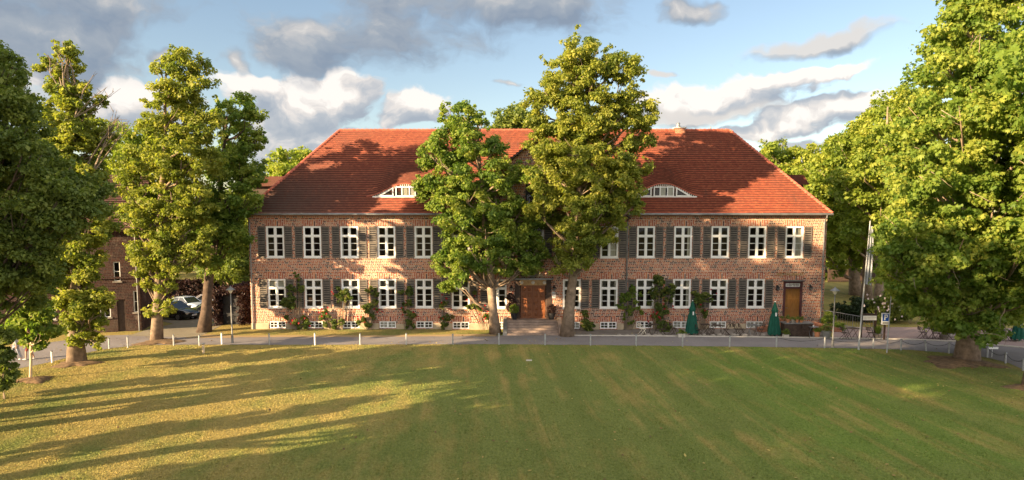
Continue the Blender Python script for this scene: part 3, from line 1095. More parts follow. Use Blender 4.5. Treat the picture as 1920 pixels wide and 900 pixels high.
def tiled(name, e0, e1, r0, r1, nc, nx, lip=0.10, fn=None, parent=None, mat='tile'):
    e0, e1, r0, r1 = map(Vector, (e0, e1, r0, r1))
    nrm = (e1 - e0).cross(r0 - e0)
    nrm = nrm.normalized() if nrm.z > 0 else -nrm.normalized()
    V = []
    rg = random.Random(5)
    for i in range(nc):
        for up in (0, 1):
            f = (i + up) / nc
            a, b = e0.lerp(r0, f), e1.lerp(r1, f)
            sag = [0.012 * math.sin(3.1 * k / nx * 7 + i * .31) for k in range(nx + 1)]
            for k in range(nx + 1):
                p = a.lerp(b, k / nx)
                p = p + nrm * ((0.0 if up else lip * rg.uniform(.8, 1.25)) + sag[k])
                if fn:
                    p.z += fn(p.x, SL * (i if not up else i + .999) / nc + (1e-4 if not up else 0))
                V.append(tuple(p))
    w = nx + 1
    Fc = [(j * w + k, j * w + k + 1, (j + 1) * w + k + 1, (j + 1) * w + k) for j in range(2 * nc - 1) for k in range(nx)]
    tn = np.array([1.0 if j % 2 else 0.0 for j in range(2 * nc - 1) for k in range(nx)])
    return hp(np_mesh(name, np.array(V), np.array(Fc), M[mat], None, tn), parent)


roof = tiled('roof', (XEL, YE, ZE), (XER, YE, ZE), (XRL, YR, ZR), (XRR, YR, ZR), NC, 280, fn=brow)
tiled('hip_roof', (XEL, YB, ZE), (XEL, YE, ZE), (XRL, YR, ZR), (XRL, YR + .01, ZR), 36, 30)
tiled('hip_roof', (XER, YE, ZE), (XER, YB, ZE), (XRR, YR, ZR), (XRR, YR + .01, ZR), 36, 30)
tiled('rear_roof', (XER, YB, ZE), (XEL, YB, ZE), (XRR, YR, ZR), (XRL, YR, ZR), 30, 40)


def ridge(a, b, step=.36, r=.12):
    a, b = Vector(a), Vector(b)
    n = max(2, int((b - a).length / step))
    pts, rad = [], []
    for i in range(n):
        pts += [a.lerp(b, (i + .02) / n), a.lerp(b, (i + .97) / n)]
        rad += [r * 1.18, r * .88]
    hp(MB().tube(pts, rad, 8).build('ridge_tiles', M['ridge']))


ridge((XRL, YR, ZR + .03), (XRR, YR, ZR + .03))
ridge((XEL, YE, ZE + .03), (XRL, YR, ZR + .03))
ridge((XER, YE, ZE + .03), (XRR, YR, ZR + .03))

# --- eyebrow dormers
for c in EBC:
    ed = hp(MB().box(c - EBW * .82, c + EBW * .82, Y0 - .10, Y0 - .03, Z0 - .03, Z0 + .05).build('eyebrow_dormer', M['white']))
    arch = lambda x, off=0.0: Z0 + EBH * bell((x - c) / EBW) + off
    bd = MB()
    xs = [c + EBW * .86 * (k / 20 * 2 - 1) for k in range(21)]
    for a, b in zip(xs, xs[1:]):
        bd.poly([(a, Y0 - .04, Z0), (b, Y0 - .04, Z0), (b, Y0 - .04, max(Z0 + .01, arch(b, -.02))), (a, Y0 - .04, max(Z0 + .01, arch(a, -.02)))])
    bd.build('board', M['dark_wood'], ed)
    dn = MB()
    for k in range(34):
        x = c + EBW * .84 * (k / 33 * 2 - 1)
        zt1 = arch(x, -.015)
        dn.box(x - .035, x + .035, Y0 - .075, Y0 - .041, max(Z0 + .055, zt1 - .15), max(Z0 + .06, zt1))
    dn.build('arch_trim', M['planter'], ed)
    cp = MB()
    pts = [(c + EBW * .97 * (k / 24 * 2 - 1), Y0 - .06, arch(c + EBW * .97 * (k / 24 * 2 - 1), .035)) for k in range(25)]
    cp.tube(pts, .045, 6)
    cp.build('arch_tiles', M['ridge'], ed)
    # centre light with three panes
    fr = MB()
    x0, x1, zb, zt2 = c - .76, c + .76, Z0 + .06, Z0 + .80
    y0, y1 = Y0 - .12, Y0 - .078
    for a in (x0, x0 + .44, x1 - .52, x1 - .08):
        fr.box(a, a + .08, y0, y1, zb, zt2 - .04 * (a in (x0, x1 - .08)))
    fr.box(x0 - .02, x1 + .02, y0 - .004, y1, zb - .04, zb + .05)
    fr.box(x0 + .08, x1 - .08, y0 + .003, y1, zt2 - .1, zt2 - .02)
    f1 = fr.build('dormer_window', M['white'], ed)
    pn = MB()
    pn.poly([(x0, Y0 - .077, zb), (x1, Y0 - .077, zb), (x1, Y0 - .077, zt2 - .05), (x0, Y0 - .077, zt2 - .05)])
    pn.build('pane', M['glass'], f1)
    MB().box(x0 + .46, x1 - .46, Y0 - .066, Y0 - .06, zb, zt2 - .1).box(x0 + .9, x1 - .1, Y0 - .066, Y0 - .061, zb, zt2 - .1).build('curtain', M['curtain'], f1)
    for sx in (-1, 1):
        A = (c + sx * .92, Z0 + .04)
        B = (c + sx * 2.16, Z0 + .04)
        T = (c + sx * .92, Z0 + .74)
        ia = (A[0] + sx * .09, A[1] + .09)
        ib = (B[0] - sx * .38, B[1] + .09)
        it = (T[0] + sx * .09, T[1] - .15)
        tri = MB()
        for (p, q, u, w) in ((A, B, ib, ia), (B, T, it, ib), (T, A, ia, it)):
            for (ya, yb) in ((y0, y0),):
                tri.poly([(p[0], ya, p[1]), (q[0], ya, q[1]), (u[0], ya, u[1]), (w[0], ya, w[1])])
            tri.poly([(p[0], y0, p[1]), (q[0], y0, q[1]), (q[0], Y0 - .042, q[1]), (p[0], Y0 - .042, p[1])])
            tri.poly([(w[0], y0, w[1]), (u[0], y0, u[1]), (u[0], Y0 - .042, u[1]), (w[0], Y0 - .042, w[1])])
        f2 = tri.build('dormer_window', M['white'], ed)
        pn = MB()
        pn.poly([(p[0], y0 + .03, p[1]) for p in (ia, ib, it)])
        pn.build('pane', M['glass'], f2)

# --- central gable
ZA = fp(1003, 262, YC).z
XA = fp(1003, 300, YC).x
gx0, gx1 = CBX0, CBX1
GWX = fp(1001, 370, YC).x
GW0, GW1, GZ0, GZ1 = GWX - .62, GWX + .62, fp(1001, 397, YC).z, fp(1001, 344, YC).z
gb = MB()
panel(gb, GW0, GW1, ZE - .02, GZ1, YC, [(GW0, GW1, GZ0, GZ1)])
sl = (ZA - ZE) / (XA - gx0)
zl = lambda x: ZA - abs(x - XA) * sl
for (a, b) in ((gx0, GW0), (GW1, gx1)):
    gb.poly([(a, YC, ZE - .02), (b, YC, ZE - .02), (b, YC, zl(b)), (a, YC, zl(a))])
gb.poly([(GW0, YC, GZ1), (GW1, YC, GZ1), (GW1, YC, zl(GW1)), (XA, YC, ZA), (GW0, YC, zl(GW0))])
hp(gb.build('gable_wall', M['brick']))
YD = YE + (ZA - ZE) / TAN + .4
for sx, xe in ((-1, gx0 - .35), (1, gx1 + .35)):
    ze = ZE - .28
    if sx < 0:
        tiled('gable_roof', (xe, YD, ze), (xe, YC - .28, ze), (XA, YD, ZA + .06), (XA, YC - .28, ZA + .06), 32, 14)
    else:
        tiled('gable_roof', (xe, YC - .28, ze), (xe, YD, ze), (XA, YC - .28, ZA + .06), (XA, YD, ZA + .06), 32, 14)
    hp(MB().tube([(xe, YC - .26, ze - .07), (XA, YC - .26, ZA - .03)], .07, 4).build('verge_board', M['dark_wood']))
ridge((XA, YC - .3, ZA + .1), (XA, YD, ZA + .1))
gw = put('gable', lambda: make_window('upper', GW1 - GW0, GZ1 - GZ0), (GWX, YC + .05, GZ0))
for ch in gw.children:
    pass
gw.data.materials[0] = M['black']
hp(MB().box(GW0 - .3, GW1 + .3, YC + .5, YC + .55, GZ0 - .3, GZ1 + .2).build('inner_wall', M['interior']))

# --- dormers on the hips, chimney
for sx, pxe, pyt, pyb in ((-1, 473, 331, 376), (1, 1506, 328, 350)):
    yd = YR - .2
    xe = fp(pxe, pyt, yd).x
    zr_ = fp(pxe, pyt, yd).z
    xi = XRL - .3 if sx < 0 else XRR + .3
    de = hp(MB().box(min(xe + .35 * -sx, xi), max(xe + .35 * -sx, xi), yd - 1.0, yd + 1.0, ZE + 1, zr_ - .85).build('hip_dormer', M['dark_wood']))
    for (ya, yb) in ((yd - 1.35, yd), (yd + 1.35, yd)):
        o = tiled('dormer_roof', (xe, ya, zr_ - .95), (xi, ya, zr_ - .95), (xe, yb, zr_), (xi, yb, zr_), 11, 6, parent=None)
ch = hp(MB().box(fp(1265, 240, YR).x, fp(1283, 240, YR).x, YR - .35, YR + .35, ZR - .5, ZR + .16).build('chimney', M['orange_brick']))
cx = fp(1274, 240, YR).x
MB().box(cx - .5, cx + .5, YR - .42, YR + .42, ZR + .161, ZR + .25).build('chimney_cap', M['planter'], ch)
MB().lathe([(.2, 0), (.2, .12), (.13, .16), (.13, .3), (.17, .32), (.09, .42), (.02, .44)], (cx - .1, YR, ZR + .252), 12).build('cowl', M['lead'], ch)
hp(MB().tube([(cx + 2.6, YR, ZR), (cx + 2.6, YR, ZR + .35)], .05, 8).build('vent_pipe', M['lead']))

# --- front door, its surround, steps
dw = DX1 - DX0
dz1 = fp(1000, 535, YC).z
dm = MB()
mid = (DX0 + DX1) / 2
yd0, yd1 = YC + .12, YC + .2
for sx in (-1, 1):
    a, b = (DX0 + .06, mid - .008) if sx < 0 else (mid + .008, DX1 - .06)
    dm.box(a, b, yd0 + .04, yd1, ZDL + .02, dz1)
    st = .11
    hh = dz1 - ZDL - .02
    rows = 5
    for k in range(rows + 1):
        z = ZDL + .02 + (hh - st) * k / rows
        dm.box(a, b, yd0, yd0 + .039, z, z + st)
    wd = (b - a - .1) / 2
    for q in range(3):
        xx = a + (b - a - .1) * q / 2
        for k in range(rows):
            z = ZDL + .02 + (hh - st) * k / rows + st
            z2 = ZDL + .02 + (hh - st) * (k + 1) / rows
            dm.box(xx, xx + .1, yd0 + .002, yd0 + .039, z, z2)
            if q < 2:
                zc, xc2 = (z + z2) / 2, xx + .1 + (wd - .1) / 2
                pw, ph = (wd - .1) / 2 - .03, (z2 - z) / 2 - .03
                base = [(xc2 - pw, yd0 + .036, zc - ph), (xc2 + pw, yd0 + .036, zc - ph), (xc2 + pw, yd0 + .036, zc + ph), (xc2 - pw, yd0 + .036, zc + ph)]
                tp = [(xc2 - pw * .5, yd0 + .004, zc - ph * .5), (xc2 + pw * .5, yd0 + .004, zc - ph * .5), (xc2 + pw * .5, yd0 + .004, zc + ph * .5), (xc2 - pw * .5, yd0 + .004, zc + ph * .5)]
                dm.poly(tp)
                for e in range(4):
                    dm.poly([base[e], base[(e + 1) % 4], tp[(e + 1) % 4], tp[e]])
fd = hp(dm.build('front_door', M['oak']))
fd['label'] = 'varnished panelled double door'
MB().tube([(mid + .09, yd0 - .05, ZDL + 1.0), (mid + .09, yd0 - .06, ZDL + 1.2)], .02, 8).tube([(mid + .09, yd0, ZDL + 1.1), (mid + .09, yd0 - .055, ZDL + 1.1)], .012, 6).build('door_handle', M['black'], fd)
bz0, bz1 = dz1 + .01, ZDT - .02
bo = hp(MB().box(DX0 - .02, DX1 + .02, YC - .09, YC + .1, bz0, bz1).build('door_beam', M['beam']))
for q in (-.85, 0, .85):
    cx0 = mid + q
    MB().lathe([(.02, 0), (.1, .0), (.13, .02), (.09, .04), (.05, .035), (.03, .06)], (0, 0, 0), 12).build('rosette', M['planter'], bo)
    r_ = C.objects[-1]
    r_.rotation_euler = (R(90), 0, 0)
    r_.location = (cx0, YC - .088, (bz0 + bz1) / 2)
for sx in (-1, 1):
    xx = DX0 - .2 if sx < 0 else DX1 + .2
    hp(MB().box(xx - .19, xx + .19, YC - .06, YC + .12, ZDL, ZDT).box(xx - .23, xx + .23, YC - .1, YC + .1, ZDT - .28, ZDT - .18).build('door_post', M['dark_wood']))
hp(MB().box(DX0 - .55, DX1 + .55, YC - .34, YC + .02, ZDT + .02, ZDT + .12).box(DX0 - .48, DX1 + .48, YC - .22, YC + .018, ZDT - .02, ZDT + .018).build('door_canopy', M['zinc']))
# stone relief above the canopy
cr = MB()
zc = ZDT + .13
outl = []
for k in range(15):
    a = math.pi * k / 14
    outl.append((mid + math.cos(a) * .8 * (1 - .12 * math.sin(3 * a) ** 2), zc + math.sin(a) * .72))
for k in range(14):
    (xa, za), (xb, zb2) = outl[k], outl[k + 1]
    cr.poly([(mid, YC - .14, zc + .2), (xa, YC - .07, za), (xb, YC - .07, zb2)])
    cr.poly([(xa, YC - .07, za), (xb, YC - .07, zb2), (xb, YC, zb2), (xa, YC, za)])
rl = hp(cr.build('stone_relief', M['stone']))
MB().lathe([(.02, 0), (.26, .02), (.3, .1), (.22, .2), (.05, .26)], (0, 0, 0), 12).build('shield', M['zinc'], rl)
s_ = C.objects[-1]
s_.rotation_euler = (R(90), 0, 0)
s_.location = (mid - .05, YC - .1, zc + .36)
s_.scale = (1, 1.2, .5)
for sx in (-1, 1):
    MB().tube([(mid + sx * .3, YC - .13, zc + .08), (mid + sx * .55, YC - .15, zc + .3), (mid + sx * .42, YC - .13, zc + .5), (mid + sx * .6, YC - .1, zc + .45)], [.1, .12, .07, .04], 8).build('scroll', M['stone'], rl)

ysf = gp(1000, 629).y
sx0, sx1 = fp(951, 615, YC - 1).x, fp(1045, 615, YC - 1).x
ns = 6
land = .85
trd = (YC - land - ysf) / (ns - 1)
stp = MB()
for k in range(ns):
    z1 = ZDL * (ns - k) / ns
    ya = YC - land - trd * k
    yb = YC if k == 0 else YC - land - trd * (k - 1) + 0.0
    stp.box(sx0 + .003 * k, sx1 - .003 * k, ya - (.03), yb - .031 if k else yb - .002, z1 - ZDL / ns, z1)
st_ = hp(stp.build('entrance_steps', M['step_stone']))
fill = MB().box(sx0 + .1, sx1 - .1, YC - land, YC - .01, -.1, ZDL - ZDL / ns - .004)
fill.build('step_core', M['step_stone'], st_).matrix_parent_inverse = Matrix()
for sx in (-1, 1):
    a, b = (sx0 - .3, sx0 - .004) if sx < 0 else (sx1 + .004, sx1 + .3)
    pr = [(YC - .02, -.1), (ysf - .05, -.1), (ysf - .05, .28), (YC - land, ZDL + .12), (YC - .02, ZDL + .12)]
    cw = MB()
    for xq in (a, b):
        cw.poly([(xq, p[0], p[1]) for p in pr])
    for e in range(5):
        p, q = pr[e], pr[(e + 1) % 5]
        cw.poly([(a, p[0], p[1]), (b, p[0], p[1]), (b, q[0], q[1]), (a, q[0], q[1])])
    hp(cw.build('step_cheek', M['zinc'] if sx < 0 else M['step_stone']))

# --- side door on the right
sdm = MB()
sdt = zf(541)
a, b = SDX0 + .17, SDX1 - .17
sdm.box(a, b, YF + .13, YF + .18, SDZ0 + .02, sdt)
for k in range(4):
    z = SDZ0 + .02 + (sdt - SDZ0 - .14) * k / 3
    sdm.box(a, b, YF + .09, YF + .129, z, z + .12)
for xx in (a, (a + b) / 2 - .05, b - .1):
    for k in range(3):
        z = SDZ0 + .02 + (sdt - SDZ0 - .14) * k / 3 + .12
        sdm.box(xx, xx + .1, YF + .092, YF + .129, z, SDZ0 + .02 + (sdt - SDZ0 - .14) * (k + 1) / 3)
sdd = hp(sdm.build('side_door', M['honey']))
sdd['label'] = 'honey coloured panelled door under a white fanlight'
MB().tube([(a + .08, YF + .04, SDZ0 + 1.0), (a + .2, YF + .04, SDZ0 + 1.0)], .018, 6).tube([(a + .08, YF + .09, SDZ0 + 1.0), (a + .08, YF + .04, SDZ0 + 1.0)], .012, 6).build('door_handle', M['lead'], sdd)
sf = MB()
sf.box(SDX0 + .005, SDX0 + .165, YF - .03, YF + .2, SDZ0, SDZ1 - .005).box(SDX1 - .165, SDX1 - .005, YF - .03, YF + .2, SDZ0, SDZ1 - .005)
sf.box(SDX0 + .166, SDX1 - .166, YF - .028, YF + .2, SDZ1 - .16, SDZ1 - .006).box(SDX0 + .166, SDX1 - .166, YF - .025, YF + .2, sdt + .003, sdt + .13)
sfo = hp(sf.build('door_frame', M['oxblood']))
hp(MB().box(SDX0 - .1, SDX1 + .1, YF - .16, YF + .02, SDZ1 + .0, SDZ1 + .08).build('door_hood', M['zinc']))
fl0, fl1, flz0, flz1 = SDX0 + .19, SDX1 - .19, sdt + .14, SDZ1 - .17
fan = hp(MB().box(fl0, fl1, YF + .05, YF + .08, flz0, flz1).build('fanlight', M['sign_white']))
mk = random.Random(4)
orn = MB()
for k in range(15):
    x = fl0 + .08 + (fl1 - fl0 - .16) * k / 14
    hgt = mk.uniform(.08, .2)
    zz = (flz0 + flz1) / 2 - hgt / 2 + mk.uniform(-.02, .02)
    orn.box(x - .018, x + .018, YF + .042, YF + .049, zz, zz + hgt)
orn.build('lettering', M['oxblood'], fan)
put('sdl', lambda: make_lintel(1.3, .36), ((SDX0 + SDX1) / 2, YF, SDZ1 + .1))


def text(name, body, size, mat, loc, parent=None, ext=.004, rot=(90, 0, 0), bold=0.0):
    cu = bpy.data.curves.new(name, 'FONT')
    cu.body = body
    cu.size = size
    cu.extrude = ext
    cu.offset = bold
    cu.align_x = 'CENTER'
    cu.align_y = 'CENTER'
    tmp = bpy.data.objects.new(name, cu)
    C.objects.link(tmp)
    dg = bpy.context.evaluated_depsgraph_get()
    me = bpy.data.meshes.new_from_object(tmp.evaluated_get(dg))
    bpy.data.objects.remove(tmp)
    bpy.data.curves.remove(cu)
    me.materials.clear()
    me.materials.append(M[mat])
    o = bpy.data.objects.new(name, me)
    C.objects.link(o)
    o.location = loc
    o.rotation_euler = tuple(R(a) for a in rot)
    if parent:
        o.parent = parent
    return o


hp(text('wall_lettering', 'RESTAURANT', .33, 'letter', (fp(1482, 514, YF).x, YF - .02, zf(514.5)), ext=.012))

# landing and brick parapet of the side steps
py_ = YF - 1.35
pz = zf(599)
pts = [fp(1418, 627, py_), fp(1462, 600, py_), fp(1532, 598, py_), fp(1578, 631, py_)]
pts[0].z, pts[3].z = .0, .0
par = MB()
prf = [(pts[0].x, -.1), (pts[0].x, .22), (pts[1].x, pz), (pts[2].x, pz), (pts[3].x, .22), (pts[3].x, -.1)]
for yy in (py_, py_ + .3):
    par.poly([(p[0], yy, p[1]) for p in prf])
for e in range(6):
    p, q = prf[e], prf[(e + 1) % 6]
    par.poly([(p[0], py_, p[1]), (q[0], py_, q[1]), (q[0], py_ + .3, q[1]), (p[0], py_ + .3, p[1])])
sp_ = hp(par.build('side_steps', M['orange_brick']))
MB().box(pts[1].x, pts[2].x, py_ + .31, YF - .04, -.1, SDZ0 - .02).build('landing', M['step_stone'], sp_)
lf = MB()
rf = MB()
for k in range(4):
    z1 = (SDZ0 - .02) * (4 - k) / 5
    wl = (pts[1].x - pts[0].x) / 4
    lf.box(pts[1].x - wl * (k + 1), pts[1].x - wl * k - .002, py_ + .31, YF - .04, -.1, z1)
    wr_ = (pts[3].x - pts[2].x) / 4
    rf.box(pts[2].x + wr_ * k + .002, pts[2].x + wr_ * (k + 1), py_ + .31, YF - .04, -.1, z1)
lf.build('step_flight', M['step_stone'], sp_)
rf.build('step_flight', M['step_stone'], sp_)
# ------------------------------------------------------------------ trees
def ptree(name, trunk_px, lobes_px, trunk_w, Y=None, **kw):
    b = gp(*trunk_px) if Y is None else Vector((fp(trunk_px[0], trunk_px[1], Y).x, Y, 0))
    b.z = zt(b.x, b.y)
    return tree(name, b, plane_lobes(lobes_px, b.y), trunk_w, **kw)


ptree('lime_tree', (1063, 630), [(1085, 105, 42), (1060, 150, 50), (1125, 130, 32), (1158, 122, 30), (1165, 165, 27), (1040, 205, 46), (1098, 205, 50), (1160, 218, 32), (1208, 212, 28), (1200, 245, 22), (1028, 270, 42), (1090, 280, 52), (1150, 290, 40), (1190, 310, 26),
      (1035, 335, 46), (1100, 350, 52), (1160, 345, 42), (1188, 385, 18), (1065, 400, 42), (1130, 400, 42), (1072, 455, 38), (1112, 445, 28), (1050, 490, 22), (1085, 492, 20), (1015, 395, 26)],
      0.40, label='tallest lime tree, right of the front steps, its crown rising high above the roof ridge', group='two lime trees before the house', seed=21, size=0.175, per=135, cr=0.5, depth=2.1, dens=.46)
ptree('lime_tree', (929, 626), [(868, 218, 26), (838, 250, 28), (885, 262, 34), (813, 300, 28), (850, 318, 34), (920, 288, 28), (938, 330, 26), (828, 370, 30), (878, 372, 40), (930, 372, 38), (985, 328, 22), (858, 420, 32), (910, 430, 42), (960, 412, 38), (988, 452, 32),
      (848, 470, 22), (900, 482, 26), (948, 485, 30), (848, 508, 26), (878, 500, 24), (832, 492, 18), (914, 502, 18), (985, 492, 22), (1008, 470, 18), (990, 490, 18), (1002, 400, 26), (903, 222, 13), (800, 345, 18), (840, 210, 15)],
      0.37, label='shorter lime tree left of the front steps with a gap in its lower crown', group='two lime trees before the house', seed=22, size=0.19, per=122, cr=0.48, leaf='lime_green', depth=1.8, dens=.42)
tA = ptree('lime_tree', (143, 680), [(117, 88, 15), (130, 112, 18), (98, 132, 19), (108, 165, 27), (148, 178, 25), (188, 190, 10), (118, 215, 38), (160, 236, 28), (110, 280, 44), (140, 258, 34), (98, 240, 28), (150, 320, 36), (168, 296, 34), (205, 262, 16), (130, 350, 44), (182, 352, 24), (100, 420, 40), (160, 430, 44), (80, 480, 36), (130, 500, 36), (172, 486, 24),
      (145, 540, 30), (172, 560, 26), (118, 570, 20), (150, 600, 26), (188, 590, 22), (150, 628, 20), (178, 640, 15)],
      0.42, label='lime tree with sprouting trunk and bare dead twigs at its thin top', group='lime trees along the lane', seed=23, size=0.18, per=108, cr=0.46, depth=0.9, dens=.44)
bA = tA.location
tw = MB()
prg = random.Random(8)
for (a, b) in (((150, 330), (222, 205)), ((120, 180), (95, 100)), ((170, 330), (232, 225)), ((140, 220), (190, 160))):
    a, b = fp(*a, bA.y - .6) - bA, fp(*b, bA.y - .4) - bA
    for q in range(3):
        e = b + Vector((prg.uniform(-.6, .6), prg.uniform(-.6, .6), prg.uniform(-.4, .7)))
        m1 = a.lerp(e, .55) + Vector((prg.uniform(-.25, .25), prg.uniform(-.25, .25), prg.uniform(-.1, .25)))
        tw.tube([a, m1, e], [0.045, 0.028, 0.008], 5)
        for w in range(4):
            e3 = m1.lerp(e, prg.uniform(.1, .8)) + Vector((prg.uniform(-.2, .8), prg.uniform(-.5, .5), prg.uniform(-.1, .7)))
            tw.tube([m1.lerp(e, .3 * w), e3], [0.022, 0.008], 4)
tw.build('bare_branch', M['twig'], tA)
ptree('lime_tree', (293, 639), [(340, 118, 24), (298, 126, 12), (372, 128, 20), (322, 160, 30), (364, 165, 28), (330, 222, 42), (290, 232, 26), (372, 240, 34), (290, 290, 40), (340, 300, 46), (380, 300, 28), (262, 350, 34), (320, 360, 46), (370, 370, 34), (250, 412, 28), (300, 420, 46), (358, 430, 40),
      (278, 470, 36), (330, 480, 34), (374, 478, 24), (268, 522, 20), (308, 530, 20), (297, 578, 16), (320, 575, 12), (282, 585, 11)],
      0.34, label='full golden-leaved lime tree with leafy sprouts halfway up its pale trunk', group='lime trees along the lane', seed=24, size=0.18, per=112, cr=0.5, depth=1.0, dens=.44)
ptree('lime_tree', (382, 622), [(450, 202, 24), (428, 214, 22), (472, 232, 22), (440, 262, 36), (482, 262, 18), (420, 320, 36), (458, 320, 34), (430, 388, 40), (466, 378, 22), (410, 440, 34), (440, 450, 26), (392, 482, 24), (380, 400, 34), (476, 330, 18)],
      0.42, label='lime tree with a thick dark bare trunk beside the parking yard entrance', group='lime trees along the lane', bark='bark_dark', seed=25, size=0.18, per=130, cr=0.52, dens=.48, depth=1.7, leaf='lime_green')
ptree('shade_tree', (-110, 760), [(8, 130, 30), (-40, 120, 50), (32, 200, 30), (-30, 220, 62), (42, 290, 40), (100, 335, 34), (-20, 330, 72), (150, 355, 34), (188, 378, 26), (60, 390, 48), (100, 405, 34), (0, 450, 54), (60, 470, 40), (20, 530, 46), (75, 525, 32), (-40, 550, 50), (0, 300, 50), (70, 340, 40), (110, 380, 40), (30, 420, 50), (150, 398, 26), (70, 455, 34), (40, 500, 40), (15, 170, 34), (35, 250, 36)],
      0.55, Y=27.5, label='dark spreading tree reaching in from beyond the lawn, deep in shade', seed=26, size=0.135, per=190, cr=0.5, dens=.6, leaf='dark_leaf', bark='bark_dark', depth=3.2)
sap = ptree('sapling', (57, 712), [(58, 588, 24), (35, 612, 18), (82, 615, 19), (66, 638, 14), (45, 575, 18), (78, 585, 16)], 0.07, label='young sapling with a pale slender trunk in a ring of mulch', cat='young tree', bark='stake', seed=27, size=0.22, per=50, cr=0.4, leaf='lime_green', depth=.8, lean=.08)
ptree('horse_chestnut', (1812, 676), [(1850, -70, 79), (1935, -90, 88), (1814, 58, 49), (1872, 60, 67), (1777, 132, 49), (1832, 160, 67), (1912, 150, 76), (1744, 222, 42), (1802, 260, 67), (1882, 270, 76), (1985, 250, 84), (1724, 330, 46), (1784, 370, 67), (1862, 390, 76), (1965, 380, 84), (1703, 428, 46), (1757, 470, 58), (1822, 500, 67), (1912, 490, 76), (1690, 510, 35), (1739, 556, 37), (1800, 580, 37), (1860, 572, 46), (1940, 556, 46), (1826, 625, 21), (1674, 468, 30), (2030, 150, 76), (2045, 400, 76), (1868, 612, 23), (1784, 600, 18)],
      0.55, label='huge horse chestnut on the lawn, its drooping crown nearly touching the ground', seed=28, size=0.16, per=112, cr=0.66, leaf='chestnut_leaf', palm=True, depth=4.2, droop=.6, twigs=40, dens=.66)
ptree('park_tree', (1646, 575), [(1690, 232, 40), (1652, 272, 40), (1720, 290, 44), (1622, 322, 34), (1672, 340, 44), (1602, 378, 32), (1652, 400, 34), (1614, 438, 28), (1700, 400, 44), (1702, 200, 30), (1585, 350, 24)],
      0.42, Y=62, label='tall park tree with a long bare sunlit trunk behind the flagpole', group='park trees beside the house', seed=29, leaf='bg_leaf', size=0.28, per=110, cr=0.8, depth=3, dens=.55)
ptree('park_tree', (1606, 553), [(1562, 296, 36), (1530, 322, 32), (1592, 340, 36), (1552, 372, 40), (1602, 400, 36), (1542, 420, 34), (1592, 450, 34), (1548, 470, 28), (1622, 478, 22), (1572, 500, 16), (1585, 280, 24)],
      0.62, label='broad park tree with a stout trunk standing on the far lawn edge', group='park trees beside the house', seed=30, leaf='bg_leaf', size=0.29, per=110, cr=0.9, depth=4, dens=.55)
ptree('park_tree', (1500, 545), [(1472, 305, 30), (1502, 312, 32), (1532, 362, 32), (1448, 292, 18), (1490, 350, 36), (1510, 400, 40), (1520, 450, 36)],
      0.45, Y=79, label='bright green tree showing over the right end of the roof', group='park trees beside the house', seed=31, size=0.34, per=84, cr=0.9, leaf='bg_leaf', depth=3.5)
ptree('park_tree', (1455, 545), [(1440, 275, 12), (1462, 272, 12), (1450, 290, 16), (1476, 282, 10)],
      0.3, Y=84, label='thin twiggy tree top just above the right slope of the roof', group='park trees beside the house', seed=32, size=0.3, per=12, cr=0.8, leaf='dark_leaf', depth=1.5)
ptree('park_tree', (1625, 556), [(1622, 262, 40), (1662, 222, 40), (1584, 292, 36), (1640, 330, 50), (1592, 372, 44), (1560, 330, 34), (1650, 420, 44), (1580, 440, 36), (1530, 350, 30), (1700, 190, 36)],
      0.45, Y=70, label='sunlit tree filling the gap between the house end and the bare trunk', group='park trees beside the house', seed=39, size=0.3, per=95, cr=0.8, leaf='bg_leaf', depth=3, dens=.6)
ptree('park_tree', (1690, 560), [(1640, 300, 40), (1690, 260, 50), (1740, 330, 60), (1760, 250, 50), (1720, 430, 50), (1660, 440, 36)],
      0.5, Y=74, label='park tree hidden for the most part behind the great chestnut', group='park trees beside the house', seed=33, size=0.36, per=84, cr=1.0, depth=4)
ptree('park_tree', (955, 560), [(955, 232, 30), (928, 240, 22), (985, 235, 26), (950, 270, 40)],
      0.4, Y=76, label='round dark green tree top peeping over the middle of the roof', seed=34, size=0.31, per=90, cr=0.8, leaf='dark_leaf', depth=2)
ptree('park_tree', (545, 560), [(545, 300, 28), (520, 312, 22), (572, 305, 20), (540, 350, 46), (500, 370, 36), (480, 420, 40)],
      0.4, Y=78, label='round green tree showing over the left slope of the roof', seed=35, size=0.32, per=90, cr=0.9, leaf='bg_leaf', depth=3)
ptree('park_tree', (450, 560), [(470, 360, 30), (440, 400, 44), (450, 460, 48), (410, 450, 44), (430, 510, 40), (462, 510, 30), (400, 500, 30)],
      0.5, Y=77, label='weeping green tree behind the dark purple hedge', seed=36, size=0.31, per=90, cr=0.9, leaf='dark_leaf', depth=3.5)
ptree('park_tree', (250, 560), [(240, 380, 60), (180, 400, 60), (320, 420, 60), (280, 300, 60), (220, 280, 50)],
      0.5, Y=82, label='broad tree behind the old brick farm building', seed=37, size=0.34, per=90, cr=1.0, leaf='bg_leaf', depth=4)

# the rest of the lime row, running on beside the lawn and past the viewpoint: it throws the long shadows
def row_tree(x, y, hgt, rad, clear, seed):
    rg = random.Random(seed)
    lobes = []
    n = 17
    for k in range(n):
        f = k / (n - 1)
        z = clear + rad * .35 + (hgt - clear - rad * .6) * f
        w = rad * (0.55 + 0.6 * math.sin(math.pi * min(1, .12 + f * .86)))
        lobes.append((x + rg.uniform(-.75, .75) * w, z, rad * rg.uniform(.36, .52) * (1.1 - .35 * f)))
    return tree('lime_tree', Vector((x, y, 0)), lobes, .5, label='lime tree of the long row beside the lawn', group='lime row beside the lawn', seed=seed, size=0.42, per=34, cr=0.85, depth=rad * .85, limbs=True, dens=.5)


